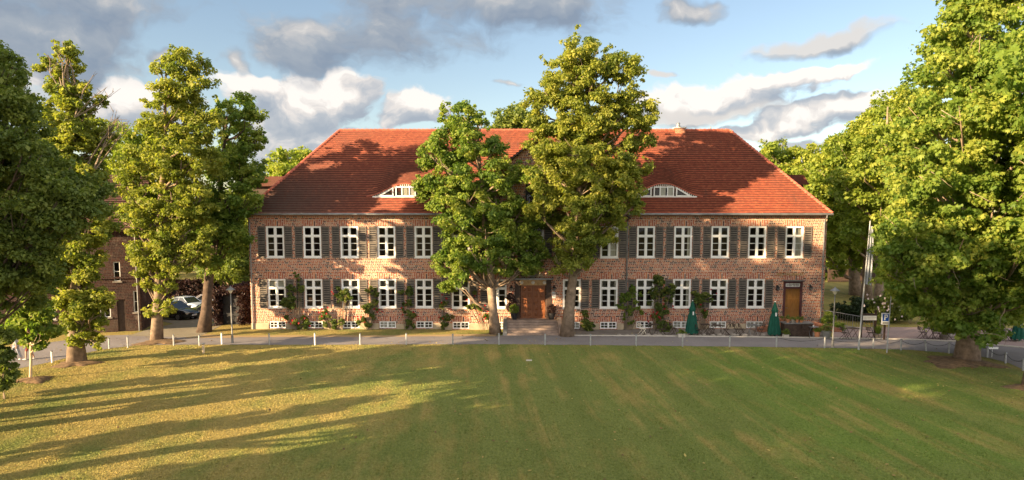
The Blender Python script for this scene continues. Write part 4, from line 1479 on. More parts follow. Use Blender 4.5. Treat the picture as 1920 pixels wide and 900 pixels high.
rowA = row_tree(-27, 22.5, 23.4, 4.4, 7.2, 61)
for k, (x, y, r_) in enumerate([(-25.2, 19.2, 1.1), (-24.8, 12.0, 1.2), (-25.4, 25.0, .8)]):  # slender trees out of view, added to streak the lawn with shadow
    rg_ = random.Random(300 + k)
    tree('streak_tree', Vector((x, y, 0)), [(x + rg_.uniform(-.6, .6) * r_, 3.2 + q * .8, r_ * rg_.uniform(.5, .75)) for q in range(4)], .13, label='slender unseen tree added beside the lawn to cast shadow streaks', cat='tree', group='added streak trees beside the lawn', seed=300 + k, size=.26, per=40, cr=.45, depth=r_ * .6, leaf='lime_green')
rowB = row_tree(-26, 15.5, 23.0, 4.6, 6.4, 62)
for k, (x, y, s, rz, src) in enumerate([(-26.5, 8.5, 1.0, 1.3, 0), (-26, 1.5, 1.03, 2.1, 1), (-27, -5.5, 1.0, .6, 0), (-26, -12.5, 1.02, 4.0, 1), (-26.5, -19.5, 1.0, 2.6, 0), (-26.5, -27, 1.0, 5.1, 1), (-34, 23, .92, 4.4, 0), (-31, 5, .95, 2.2, 0), (-31.5, -2.5, 1.0, .4, 1), (-31, -9, .95, 3.4, 0), (-32, -16, 1.0, 5.0, 1), (-31, -23, 1.0, 1.0, 0), (-26, -35, 1.0, 1.1, 1)]):
    o = copy_tree((rowA, rowB)[src])
    o.location = (x, y, 0)
    o.rotation_euler = (0, 0, rz)
    o.scale = (s, s, s)
ptree('horse_chestnut', (1946, 728), [(1990, 60, 80), (1960, 150, 70), (2040, 220, 90), (1985, 300, 70), (2060, 380, 90), (1990, 440, 60), (2040, 500, 60)],
      0.5, label='second chestnut of which only the trunk edge shows beside the lane', seed=38, size=0.25, per=45, cr=0.8, leaf='chestnut_leaf', palm=True, depth=3, dens=.7)


def bush(name, lobes, Y, label, cat, leaf='dark_leaf', size=.16, per=70, cr=.35, group=None, seed=1, mirror_depth=.6, dens=.8, blooms=None, bloom_mat='rose_red', stems=True, out=.8, bl=.075):
    """A shrub or climber: stems, leaves, and each bloom a part of its own. lobes in pixels of the plane Y."""
    rg = np.random.default_rng(seed)
    pr = random.Random(seed)
    if 'climbing' in name:
        lobes = [(x + pr.gauss(0, r * .75), y + pr.gauss(0, r * .75), r * pr.uniform(.35, .7)) for (x, y, r) in lobes for _ in range(4)]
    L = plane_lobes(lobes, Y)
    x0 = float(np.mean([l[0] for l in L]))
    lowest = min(L, key=lambda l: l[1])
    base = Vector((lowest[0], Y, zt(lowest[0], Y)))
    root = empty(name, base, label, cat, group)
    L3 = [(x - base.x, pr.uniform(-.5, .5) * mirror_depth, max(z, r * .7) - base.z, r) for x, z, r in L]
    if stems:
        mb = MB()
        prev = Vector((0, 0, -.05))
        for (x, y, z, r) in sorted(L3, key=lambda l: l[2]):
            a = Vector((x * .25 + pr.uniform(-.1, .1), 0, 0))
            e = Vector((x, y, z))
            m1 = a.lerp(e, .5) + Vector((pr.uniform(-.12, .12), 0, 0))
            mb.tube([a, m1, e], [.022, .017, .008], 5)
        mb.build('stem', M['twig'], root)
    cen, rad = clumps(L3, rg, cr, dens)
    leaves('foliage', cen, rad, per, size, M[leaf], root, rg, False, .3, out)
    for (px, py) in blooms or []:
        p = fp(px, py, Y - mirror_depth * .5 - .12) - base
        f = MB()
        for k in range(5):
            a = k * 1.257 + pr.random()
            d1 = Vector((math.cos(a), -.35, math.sin(a)))
            d2 = Vector((math.cos(a + .7), -.35, math.sin(a + .7)))
            d0 = Vector((math.cos(a - .7), -.35, math.sin(a - .7)))
            f.poly([p, p + d0 * bl * .8, p + d1 * bl * 1.25, p + d2 * bl * .8])
            f.poly([p + Vector((0, -.03, 0)), p + d0 * bl * .4 + Vector((0, -.06, 0)), p + d1 * bl * .6 + Vector((0, -.05, 0)), p + d2 * bl * .4 + Vector((0, -.06, 0))])
        f.build('bloom', M[bloom_mat], root)
    return root


CG = 'climbing roses on the house front'
YW = YF - .3
roses = [
    ([(548, 546, 8), (560, 540, 7), (545, 564, 8), (537, 576, 8), (551, 600, 9), (566, 601, 9), (556, 520, 4)], [(553, 597), (571, 596), (560, 606), (545, 607)], 'climbing rose between the first and second window from the left house corner', 'rose_leaf'),
    ([(605, 592, 7), (618, 600, 8), (626, 609, 8), (610, 584, 5)], [(603, 593), (612, 588), (598, 586)], 'low climbing rose with red blooms beside the second basement window', 'rose_leaf'),
    ([(634, 548, 6), (645, 550, 8), (652, 547, 6), (640, 560, 5)], [(622, 547)], 'leafy rose branch hanging over a window and its sunlit shutter', 'rose_leaf'),
    ([(690, 575, 8), (701, 570, 7), (697, 588, 7), (681, 602, 7), (690, 607, 6), (694, 544, 6), (704, 548, 5)], [(672, 598), (684, 604), (702, 579), (665, 593), (708, 585)], 'climbing rose with red blooms near the third basement window', 'rose_leaf'),
    ([(764, 545, 8), (770, 566, 7), (760, 590, 7), (773, 600, 8), (766, 609, 7)], [(755, 590), (775, 585)], 'slender dark climbing rose left of the window beside the short downpipe', 'rose_leaf'),
    ([(836, 574, 7), (841, 595, 8), (834, 608, 7), (829, 569, 5)], [(828, 567), (846, 580), (823, 595), (838, 560)], 'climbing rose growing up the left downpipe', 'rose_leaf'),
    ([(886, 566, 7), (893, 576, 7), (906, 590, 8), (886, 552, 5)], [(890, 555), (905, 578), (899, 590), (910, 596), (884, 562), (914, 584)], 'rose thick with red blooms left of the shorter lime trunk', 'rose_leaf'),
    ([(1175, 560, 11), (1185, 549, 9), (1169, 574, 9), (1190, 574, 9), (1178, 590, 6), (1183, 605, 4)], [], 'bushy yellow-green climber growing round the right downpipe', 'lime_green'),
    ([(1234, 530, 12), (1250, 540, 10), (1222, 545, 9), (1225, 566, 9), (1240, 585, 10), (1230, 598, 8), (1252, 560, 7)], [(1225, 585), (1246, 579), (1262, 574), (1235, 594), (1214, 601), (1220, 592), (1252, 588)], 'large dark climbing rose with crimson blooms between two windows', 'rose_leaf'),
    ([(1310, 550, 10), (1321, 560, 9), (1306, 571, 8), (1316, 585, 7)], [(1333, 543), (1290, 580), (1322, 582)], 'dark climbing rose just right of the left green parasol', 'rose_leaf'),
]
rb_ = random.Random(41)
for k, (lb, bl_, lab, lf_) in enumerate(roses):
    bush('climbing_rose' if bl_ or k == 2 else 'climbing_shrub', lb, YW, lab, 'climbing plant', lf_, .14, 20, .2, CG, 70 + k, .3, .6, (bl_ or []) + [(x + rb_.gauss(0, 9), y + rb_.gauss(0, 8)) for (x, y) in (bl_ or []) for _ in range(1)], bl=.066)
bush('shrub', [(1098, 608, 9), (1106, 612, 8), (1096, 588, 6)], YF - .6, 'small dark shrub right of the tall lime trunk', 'shrub', 'rose_leaf', .15, 60, .3, None, 90, .5)
bush('shrub', [(1243, 611, 9), (1250, 618, 8)], YF - .9, 'small dark shrub on the terrace below the crimson rose', 'shrub', 'dark_leaf', .14, 60, .3, None, 91, .5)
bush('dry_climber', [(958, 556, 6), (961, 566, 6), (956, 574, 5)], YC - .15, 'dry dark climber on the wall left of the front door', 'climbing plant', 'purple_leaf', .12, 40, .25, None, 92, .2)
# shrubs on the right of the house
bush('round_shrub', [(1588, 590, 18), (1606, 582, 24), (1625, 590, 22), (1600, 604, 16), (1630, 604, 16), (1615, 572, 16)], 55.5, 'dense dark evergreen shrub clipped round, behind the flagpole', 'shrub', 'conifer', .14, 130, .45, None, 93, 2.0, .9)
wb = random.Random(9)
bush('rose_bush', [(1642, 572, 12), (1655, 562, 14), (1672, 575, 16), (1690, 585, 15), (1640, 590, 12), (1665, 595, 14), (1705, 590, 12)], 54.0, 'large bush dotted with pale pink roses behind the notice board', 'shrub', 'dark_leaf', .16, 90, .4, None, 94, 1.4, .9,
     [(wb.gauss(1665, 20), wb.gauss(573, 13)) for _ in range(34)], 'rose_white', True, .8, .075)
for k, (a, lab) in enumerate([([(1725, 598, 16), (1750, 592, 18), (1740, 606, 14)], 'green shrub at the edge of the paved square behind the cafe tables'), ([(1780, 595, 18), (1805, 590, 18), (1795, 606, 14)], 'dark green shrub on the square behind the chestnut trunk'),
                              ([(1840, 592, 18), (1868, 595, 20), (1855, 606, 14)], 'broad green shrub between the chestnut trunk and the far right parasol'), ([(1930, 585, 24), (1960, 590, 24)], 'tall green shrub behind the far right parasol')]):
    bush('shrub', a, 57.5, lab, 'shrub', ('lime_green', 'dark_leaf')[k % 2], .18, 80, .5, 'shrubs bordering the paved square', 95 + k, 1.6, .8)
bush('flowering_shrub', [(1708, 575, 10), (1722, 570, 12), (1740, 575, 11)], 53.5, 'loose light green shrub under the chestnut branches', 'shrub', 'lime_green', .18, 60, .4, None, 104, 1.0)
bush('edge_shrub', [(-10, 690, 30), (8, 665, 18), (2, 715, 22), (-20, 640, 30), (12, 690, 14)], gp(0, 748).y, 'dark shrub at the lawn edge near the young sapling', 'shrub', 'dark_leaf', .15, 110, .35, None, 105, .8)
bush('shrub', [(1552, 596, 9), (1560, 606, 9), (1572, 612, 7)], 50.6, 'green shrub by the railing at the right house corner', 'shrub', 'lime_green', .14, 60, .3, None, 106, .6)


def hedge(name, a, b, w, h0, label, mat, seed, n, size=.16, per=16):
    rg = np.random.default_rng(seed)
    a, b = np.array(a, float), np.array(b, float)
    d = (b - a) / np.linalg.norm(b - a)
    nn = np.array([-d[1], d[0]])
    t = rg.uniform(0, 1, n)
    side = rg.integers(0, 3, n)
    off = np.where(side == 0, -w / 2, np.where(side == 1, w / 2, rg.uniform(-w / 2, w / 2, n))) + rg.normal(0, .09, n)
    zz = np.where(side == 2, h0, rg.uniform(.1, h0, n)) + rg.normal(0, .1, n)
    xy = a[None] + (b - a)[None] * t[:, None] + nn[None] * off[:, None]
    base = np.array([zt(x, y) for x, y in xy])
    root = empty(name, (*((a + b) / 2), zt(*((a + b) / 2))), label, 'hedge')
    c = np.stack([xy[:, 0], xy[:, 1], zz + base], 1) - np.array(root.location)[None]
    leaves('foliage', c, np.full(n, .24), per, size, M[mat], root, rg, out=.5)
    core = MB()
    ang = math.atan2(d[1], d[0])
    mt = Matrix.Rotation(ang, 4, 'Z')
    ln = float(np.linalg.norm(b - a))
    zb = min(zt(*a), zt(*b)) - root.location.z
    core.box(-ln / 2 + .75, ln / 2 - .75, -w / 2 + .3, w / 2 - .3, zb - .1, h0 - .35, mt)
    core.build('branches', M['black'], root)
    return root


hedge('copper_hedge', (-46, 78), (-21, 80), 1.4, 2.6, 'long dark purple clipped hedge behind the parked cars', 'purple_leaf', 111, 2600, .2, 14)
hedge('copper_hedge', (-22.1, 52.6), (-21.9, 61), 2.0, 2.7, 'dark purple hedge end standing close to the left house corner', 'purple_leaf', 112, 3200, .16, 18)
hedge('hedge', (28, 92), (80, 88), 1.5, 2.2, 'low green hedge far behind the park trees', 'dark_leaf', 113, 1500, .3, 12)


# far woods that close the view, one mass
def woodland():
    rg = np.random.default_rng(5)
    cen, rad = [], []
    for k in range(230):
        a = rg.uniform(-1.05, 1.05)
        dist = rg.uniform(108, 150)
        x, y = dist * math.sin(a), dist * math.cos(a) + 10
        hgt = rg.uniform(5, 10.5) * (1.25 if a > .3 else 1)
        for q in range(6):
            cen.append((x + rg.normal(0, 2.4), y + rg.normal(0, 1.5), hgt * (q + .5) / 6 + rg.normal(0, .4)))
            rad.append(rg.uniform(1.6, 2.8))
    o = leaves('woodland', cen, rad, 34, .8, M['bg_leaf'], None, rg)
    tag(o, 'distant belt of woodland closing the view behind the house', 'woodland', kind='stuff')


woodland()

# ------------------------------------------------------------------ earth rings and mounds under the trees
def mound(name, c, r, h, seed, mat='soil'):
    rg = random.Random(seed)
    V, Fc = [], []
    n, m = 28, 7
    V.append((c[0], c[1], h))
    for j in range(1, m + 1):
        for k in range(n):
            a = 2 * math.pi * k / n
            f = j / m
            rr = r * f * (1 + .22 * math.sin(3 * a + seed) + .12 * math.sin(7 * a) + (rg.uniform(-.16, .16) if j == m else 0)) * (1 if abs(math.cos(a)) > .6 else .85)
            V.append((c[0] + rr * math.cos(a), c[1] + rr * math.sin(a), (h * (1 - f * f) + rg.uniform(-.03, .03) * (1 - f)) if j < m else -.03))
    Fc = [(0, 1 + k, 1 + (k + 1) % n) for k in range(n)]
    mb = MB()
    mb.v, mb.f = V, Fc
    for j in range(m - 1):
        for k in range(n):
            a, b = 1 + j * n + k, 1 + j * n + (k + 1) % n
            mb.f.append((a, a + n, b + n, b))
    tag(mb.build(name, M[mat], None, True), kind='structure')


pA, pB, pE, pS, pE2 = gp(143, 680), gp(293, 640), gp(1812, 677), gp(57, 712), gp(1946, 728)
mound('earth_mound', (pA.x + .2, pA.y - .3), 1.2, .16, 1)
mound('earth_mound', (pB.x + .4, pB.y - .2), 1.5, .14, 2)
mound('earth_mound', (pE.x - .7, pE.y - .3), 2.0, .16, 3)
mound('earth_mound', (pS.x + .3, pS.y - .1), .9, .16, 4)
mound('earth_mound', (pE2.x, pE2.y), 1.3, .14, 5)


# ------------------------------------------------------------------ posts, chains, lamps, poles, signs
def post(px, py, hpx, label, tilt=0.0, w=.05, mat='galv'):
    b = gp(px, py)
    b.z = zt(b.x, b.y)
    h = hpx * b.y / F
    root = empty('barrier_post', b, label, 'post', 'low posts along the lane')
    e = Vector((tilt, 0, h))
    MB().tube([(0, 0, -.1), e * .97], w, 8).build('pole', M[mat], root)
    MB().lathe([(w * 1.25, 0), (w * 1.3, .02), (w * .9, .045), (.01, .06)], tuple(e * .968), 10).build('cap', M['lead'], root)
    return root, b + e * .9


PL = [(98, 680, 22), (205, 654, 20), (240, 652, 21), (326, 647.5, 20), (374, 648, 20), (416, 645.5, 22), (505, 646.5, 21), (590.6, 647, 23), (675.5, 646.5, 21), (762, 646, 21), (849, 646, 20), (935.5, 646, 21), (1022, 647, 21), (1107, 647.5, 21), (1192.6, 648.5, 21), (1279.5, 650, 21), (1368, 650.5, 21), (1455.6, 651, 21), (1546, 652.5, 21), (1637, 653.5, 20), (1689, 656.5, 21), (1737, 658, 20), (1779, 662.5, 22), (1851, 670, 20), (1885, 681, 20), (1918, 695, 23)]
PN = ['farthest along the lane before the leafy lime trunk', 'between the two leafy lime trunks, left one of a pair', 'between the two leafy lime trunks, right one of a pair', 'just right of the golden lime tree mound', 'in front of the parking yard entrance', 'beside the left street lamp', 'below the first basement window', 'pale and sunlit below the second basement window',
      'below the fourth window column', 'below the fifth window column', 'below the left downpipe rose', 'in front of the shorter lime trunk', 'in front of the entrance steps', 'right of the tall lime trunk', 'below the pale terrace chair', 'before the left green parasol', 'below the bistro tables', 'before the right green parasol',
      'left of the right street lamp', 'between flagpole and parking sign', 'right of the parking sign', 'leaning over on the bend of the lane', 'left of the chestnut trunk', 'first one right of the chestnut trunk', 'second one right of the chestnut trunk', 'at the lane edge by the second chestnut']
tops = []
for (px, py, hh), nm in zip(PL, PN):
    r_, t_ = post(px, py, hh, 'low grey post ' + nm, -.12 if px == 1737 else 0, mat='sign_white' if px in (590.6, 98, 416) else 'galv')
    tops.append(t_)
post(381.5, 662, 18, 'thick pale marker post standing on the grass', 0, .085, 'stake')
for k in range(17, len(tops) - 1):
    a, b = tops[k], tops[k + 1]
    pts = [a.lerp(b, f / 8) - Vector((0, 0, .22 * (1 - (2 * f / 8 - 1) ** 2))) for f in range(9)]
    o = MB().tube(pts, .014, 5).build('barrier_chain', M['black'])
    tag(o, 'thin slack chain between two low posts on the lane edge', 'chain', 'chains slung between the low posts')
ba = tops[23]
tag(MB().box(ba.x + .05, ba.x + .62, ba.y - .02, ba.y + .02, ba.z - .06, ba.z + .06).tube([(ba.x + .3, ba.y + .03, ba.z), (ba.x + .3, ba.y + .03, ba.z - .6)], .012, 5).build('marker_board', M['sign_white']), 'short white board beside the first post right of the chestnut', 'board')


def lamp(px, py, hpx, label):
    b = gp(px, py)
    h = hpx * b.y / F
    root = empty('street_lamp', b, label, 'street lamp', 'park lamps on thin poles')
    MB().tube([(0, 0, -.1), (0, 0, .5)], .075, 10).build('base', M['zinc'], root)
    MB().tube([(0, 0, .5), (0, 0, h - .42)], [.048, .036], 10).build('pole', M['zinc'], root)
    MB().lathe([(.05, 0), (.09, .05), (.16, .2), (.17, .22)], (0, 0, h - .44), 14).build('lamp_glass', M['lamp_glass'], root)
    MB().lathe([(.30, 0), (.29, .03), (.12, .15), (.05, .2), (.03, .25), (.012, .27)], (0, 0, h - .215), 18).build('lamp_shade', M['zinc'], root)
    return root


lamp(436, 643.5, 108, 'street lamp on thin pole catching the sun near the left house corner')
lamp(1561, 652, 115, 'dark street lamp on the lane near the right house corner')

fpb = gp(1609.5, 656)
fr_ = empty('flagpole', fpb, 'tall grey flagpole at the right lawn edge', 'flagpole')
fh = 242 * fpb.y / F
MB().tube([(0, 0, -.1), (.36, 0, fh)], [.06, .035], 10).build('pole', M['galv'], fr_)
MB().lathe([(.03, 0), (.055, .03), (.055, .07), (.01, .1)], (.36, 0, fh), 10).build('finial', M['lead'], fr_)
fl = MB()
nz_, nx_ = 14, 7
for j in range(nz_ + 1):
    for i in range(nx_ + 1):
        f, u = j / nz_, i / nx_
        wdt = .12 + .36 * f ** .8
        z = fh - .25 - 3.65 * f - .1 * u * f
        x = .36 * z / fh + .05 + wdt * u * (.9 + .1 * math.sin(5 * f))
        y = .10 * math.sin(u * 11 + f * 2.0) * (.3 + f)
        fl.v.append((x, y, z))
for j in range(nz_):
    for i in range(nx_):
        a = j * (nx_ + 1) + i
        fl.f.append((a, a + 1, a + nx_ + 2, a + nx_ + 1))
flo = fl.build('hanging_flag', M['flag'], None, True, fpb)
tag(flo, 'limp grey flag hanging in folds from the flagpole', 'flag')
pb = gp(1662.5, 662)
pr_ = empty('slim_pole', pb, 'slim pale pole standing in front of the parking sign', 'pole')
MB().tube([(0, 0, -.1), (.14, 0, 163 * pb.y / F)], [.04, .03], 8).build('shaft', M['galv'], pr_)
MB().lathe([(.035, 0), (.04, .03), (.01, .06)], (.14, 0, 163 * pb.y / F), 8).build('cap', M['black'], pr_)

sb = gp(1657.5, 637)
sg = empty('parking_sign', sb, 'blue and white parking sign with a letter P on a dark post', 'sign')
k_ = sb.y / F
sh = lambda py: (637 - py) * k_
MB().box(-.05, .05, -.05, .05, -.1, sh(602)).build('post', M['dark_wood'], sg)
MB().box(-8 * k_, 8 * k_, -.09, -.052, sh(607.5), sh(585.5)).build('plate', M['sign_white'], sg)
MB().box(-6 * k_, 6.2 * k_, -.098, -.091, sh(601), sh(587.5)).build('blue_panel', M['sign_blue'], sg)
text('letter_p', 'P', .52, 'sign_white', (0, -.103, (sh(601) + sh(587.5)) / 2), sg, .003, bold=.012)
ln = MB()
for (x, w_) in ((-.17, .05), (-.1, .06), (-.03, .05), (.04, .07), (.12, .05), (.19, .04)):
    ln.box(x - w_ / 2, x + w_ / 2, -.096, -.091, sh(606.2), sh(602.6))
ln.build('small_lettering', M['sign_ink'], sg)

nb = gp(1627, 634)
nbr = empty('notice_board', nb, 'long white notice board between two dark wooden posts', 'notice board')
k_ = nb.y / F
for x in (-13.5, 13):
    MB().box(x * k_ - .06, x * k_ + .06, -.06, .06, -.1, (634 - 580) * k_).build('post', M['dark_wood'], nbr)
MB().box(-14 * k_, 14 * k_, -.13, -.065, 33 * k_, 45 * k_).build('frame', M['dark_wood'], nbr)
MB().box(-12.8 * k_, 12.8 * k_, -.14, -.132, 35 * k_, 43.5 * k_).build('board', M['sign_white'], nbr)
ln = MB()
for r_ in range(2):
    for q in range(9):
        ln.box(-.42 + q * .095, -.42 + q * .095 + .06, -.144, -.141, (37 + 3 * r_) * k_, (38.2 + 3 * r_) * k_)
ln.build('faded_lettering', M['planter'], nbr)
MB().box(-15 * k_, 15 * k_, -.16, .1, 45.2 * k_, 46.6 * k_).build('roof', M['dark_wood'], nbr)

hb_ = gp(992, 676)
tag(MB().box(hb_.x - .17, hb_.x + .17, hb_.y - .12, hb_.y + .12, -.02, .03).build('ground_plate', M['planter']), 'small pale cover plate lying flat in the lawn', 'cover plate')


# ------------------------------------------------------------------ parasols, terrace furniture, pots
def parasol(px, py, hpx, label, mat='green_cloth', r=.42, seed=1):
    b = gp(px, py)
    h = hpx * b.y / F
    rg = random.Random(seed)
    root = empty('closed_parasol', b, label, 'parasol', 'closed parasols')
    MB().box(-.28, .28, -.28, .28, 0, .07).build('base', M['rock'], root)
    MB().tube([(0, 0, .07), (0, 0, h)], .026, 8).build('pole', M['stake'], root)
    n = 40
    prof = [(.02, h), (.08, h - .08), (.17, h - .42), (.235, h - .62), (.20, h - .70), (.19, h - .78), (.28, h - 1.1), (.36, h - 1.7), (r, .42), (r * 1.0, .16)]
    mb = MB()
    for j, (rr, z) in enumerate(prof):
        for k in range(n):
            a = 2 * math.pi * k / n
            fold = 1 + (.16 if j > 2 else .05) * math.sin(8 * a + .5 * math.sin(j * .6)) + .04 * math.sin(3 * a + j)
            mb.v.append((rr * fold * math.cos(a), rr * fold * math.sin(a) * .8, z + (.07 * math.sin(8 * a) if j == len(prof) - 1 else 0)))
    for j in range(len(prof) - 1):
        for k in range(n):
            a, b2 = j * n + k, j * n + (k + 1) % n
            mb.f.append((a, a + n, b2 + n, b2))
    mb.build('canopy', M[mat], root, True)
    MB().box(-.03, .05, -.27, -.2, h - .98, h - .74).build('strap', M['sign_white'], root)
    MB().lathe([(.03, 0), (.045, .03), (.01, .08)], (0, 0, h), 8).build('finial', M['sign_white'], root)


parasol(1297, 629, 66, 'closed green parasol in front of the rose on the terrace', seed=1)
parasol(1451, 631, 66, 'closed green parasol left of the side door', seed=2)
parasol(1908, 640, 58, 'closed green parasol on the square at the far right', seed=3)
parasol(1777, 632, 56, 'closed pale parasol half hidden by the chestnut leaves', 'planter', .3, 4)


def bistro_chair(loc, rz, label, mat='dark_wood'):
    root = empty('bistro_chair', loc, label, 'chair', 'folding bistro chairs', rz)
    s_ = MB()
    for k in range(5):
        s_.box(-.2, .2, -.19 + k * .078, -.19 + k * .078 + .06, .44, .462)
    s_.build('seat', M[mat], root)
    b_ = MB()
    for k in range(3):
        b_.box(-.2, .2, .235, .255, .62 + k * .085, .62 + k * .085 + .06)
    b_.build('backrest', M[mat], root)
    for sx in (-.215, .215):
        MB().tube([(sx, -.24, 0), (sx, .25, .86)], .016, 6).build('leg', M[mat], root)
        MB().tube([(sx * .9, .26, 0), (sx * .9, -.19, .45)], .016, 6).build('leg', M[mat], root)
    return root


def bistro_table(loc, rz, label, mat='dark_wood', round_=False):
    root = empty('bistro_table', loc, label, 'table', 'folding bistro tables', rz)
    if round_:
        MB().lathe([(.34, 0), (.35, .01), (.35, .025), (.34, .03)], (0, 0, .71), 24).build('tabletop', M[mat], root)
    else:
        t_ = MB()
        for k in range(7):
            t_.box(-.33, .33, -.3 + k * .088, -.3 + k * .088 + .075, .71, .735)
        t_.build('tabletop', M[mat], root)
    for sx in (-.28, .28):
        MB().tube([(sx, -.26, 0), (sx, .26, .71)], .018, 6).build('leg', M[mat], root)
        MB().tube([(sx * .88, .26, 0), (sx * .88, -.26, .71)], .018, 6).build('leg', M[mat], root)
    return root


tables = [(1224, 627, .3, 'dark bistro table left of the small terrace shrub'), (1322, 627, 1.6, 'dark bistro table just right of the left green parasol'), (1345, 629, .1, 'dark bistro table below the second last basement window'), (1411, 628, .2, 'grey-topped bistro table below the last basement window'),
          (1524, 632, 0, 'round-topped table with a small white cup by the brick ramp'), (1598, 635, .3, 'bistro table behind the foot of the flagpole'), (1742, 635, .2, 'bistro table on the square under the low chestnut leaves'), (1764, 634, .5, 'bistro table on the square next to the pale parasol'), (1880, 638, .3, 'bistro table on the square right of the chestnut trunk')]
for px, py, rz, lab in tables:
    o = bistro_table(gp(px, py) + Vector((0, 0, .013)), rz, lab, 'zinc' if 'grey' in lab or 'round' in lab else 'dark_wood', 'round' in lab)
chairs = [(1204, 628, 1.9, 'pale metal chair in the sun at the left end of the terrace', 'lamp_glass'), (1243, 629, -1.7, 'dark bistro chair between the terrace shrub and its table', 0), (1262, 627, 1.8, 'dark bistro chair before the basement window left of the parasol', 0), (1310, 630, 1.5, 'dark bistro chair tucked behind the left green parasol', 0), (1333, 628, -1.4, 'dark bistro chair between two bistro tables', 0),
          (1362, 629, -1.6, 'dark bistro chair against the stone plinth', 0), (1381, 629, 1.7, 'left one of two dark chairs before the last plinth stones', 0), (1391, 629, 1.5, 'right one of two dark chairs before the last plinth stones', 0), (1426, 629, -1.3, 'dark bistro chair left of the right green parasol', 0),
          (1511, 633, 1.2, 'dark bistro chair in front of the wooden chest', 0), (1583, 636, 1.5, 'dark bistro chair left of the flagpole table', 0), (1632, 636, 1.9, 'dark bistro chair in front of the notice board', 0), (1729, 635, 1.5, 'dark bistro chair at the left table under the chestnut', 0), (1755, 637, -.4, 'dark bistro chair between the two tables under the chestnut', 0),
          (1776, 637, -1.5, 'dark bistro chair in front of the pale parasol', 0), (1866, 638, 1.4, 'dark bistro chair close right of the chestnut trunk', 0), (1895, 639, -1.4, 'dark bistro chair left of the far right parasol', 0)]
for px, py, rz, lab, mt in chairs:
    bistro_chair(gp(px, py) + Vector((0, 0, .013)), rz, lab, mt or 'dark_wood')
cp_ = gp(1524, 632)
tag(MB().lathe([(.04, 0), (.055, .03), (.06, .1), (.05, .1), (.04, .03)], (cp_.x, cp_.y, .755), 12).build('cup', M['sign_white']), 'small white cup standing on the round table', 'cup')

# the wooden chest and its pots
ca, cb_ = gp(1469, 632), gp(1525, 632)
cw_, chh = cb_.x - ca.x, 1.02
cho = empty('wooden_chest', ((ca.x + cb_.x) / 2, ca.y + .35, .013), 'long dark brown wooden chest with a flat lid beneath the side door', 'chest')
MB().box(-cw_ / 2 + .05, cw_ / 2 - .05, -.35, .35, 0, chh - .1).build('body', M['dark_wood'], cho)
for sx in (-1, 1):
    MB().box(sx * cw_ / 4 - cw_ / 4 + .09, sx * cw_ / 4 + cw_ / 4 - .09, -.372, -.353, .1, chh - .16).build('door', M['dark_wood'], cho)
MB().box(-cw_ / 2, cw_ / 2, -.4, .4, chh - .097, chh - .02).build('lid', M['zinc'], cho)
for k, (px, hgt, r_, lab) in enumerate([(1477, .26, .13, 'tall terracotta pot with grey-green herb, leftmost on the chest'), (1486, .22, .14, 'grey clay pot with a trailing plant, second on the chest'), (1494, .2, .12, 'small terracotta pot, third on the chest'), (1502, .18, .13, 'squat terracotta pot nearest the right end of the chest')]):
    p = Vector((fp(px, 600, ca.y + .3).x, ca.y + .25, .013 + chh - .02))
    pt = empty('flower_pot', p, lab, 'flower pot', 'clay pots on the wooden chest')
    MB().lathe([(r_ * .7, 0), (r_, hgt * .85), (r_ * 1.1, hgt * .86), (r_ * 1.1, hgt), (r_ * .9, hgt), (r_ * .85, hgt * .9)], (0, 0, 0), 16).build('pot', M['terracotta' if k != 1 else 'rock'], pt)
    rg = np.random.default_rng(200 + k)
    leaves('plant', rg.normal(0, .05, (9, 3)) + np.array([0, 0, hgt + .08]), np.full(9, .1), 16, .09, M['rose_leaf'], pt, rg)
p = Vector((fp(1466, 592, py_ + .15).x, py_ + .15, pz))
pt = empty('flower_pot', p, 'terracotta pot on the parapet left of the side door', 'flower pot', 'clay pots on the wooden chest')
MB().lathe([(.11, 0), (.16, .2), (.175, .21), (.175, .26), (.14, .26)], (0, 0, 0), 16).build('pot', M['terracotta'], pt)
rg = np.random.default_rng(210)
leaves('plant', rg.normal(0, .05, (8, 3)) + np.array([0, 0, .32]), np.full(8, .1), 14, .09, M['rose_leaf'], pt, rg)


def planter(px, py, w_, h_, mat, label, plant='dark_leaf', r=.2, shape='box', cat='planter'):
    b = gp(px, py)
    root = empty('planter', b, label, cat)
    if shape == 'box':
        MB().box(-w_ / 2, w_ / 2, -.16, .16, 0, h_).build('trough', M[mat], root)
    else:
        MB().lathe([(w_ * .38, 0), (w_ * .5, h_ * .8), (w_ * .54, h_ * .84), (w_ * .54, h_), (w_ * .44, h_)], (0, 0, 0), 18).build('pot', M[mat], root)
    rg = np.random.default_rng(int(px))
    leaves('plant', rg.normal(0, 1, (14, 3)) * np.array([w_ * .28, .08, .08]) + np.array([0, 0, h_ + r * .6]), np.full(14, r * .6), 22, .1, M[plant], root, rg)


planter(1277, 632, .5, .26, 'planter', 'pale concrete trough with a low plant beside the left parasol')
planter(1473, 633, .36, .24, 'planter', 'small pale planter box between the right parasol and the chest', r=.24)
planter(1532, 633, .38, .42, 'terracotta', 'big terracotta pot under the round table', 'lime_green', .2, 'pot')
planter(1549, 634, .62, .5, 'sign_ink', 'dark tub planted with a shrub at the foot of the brick ramp', 'dark_leaf', .34, 'pot')


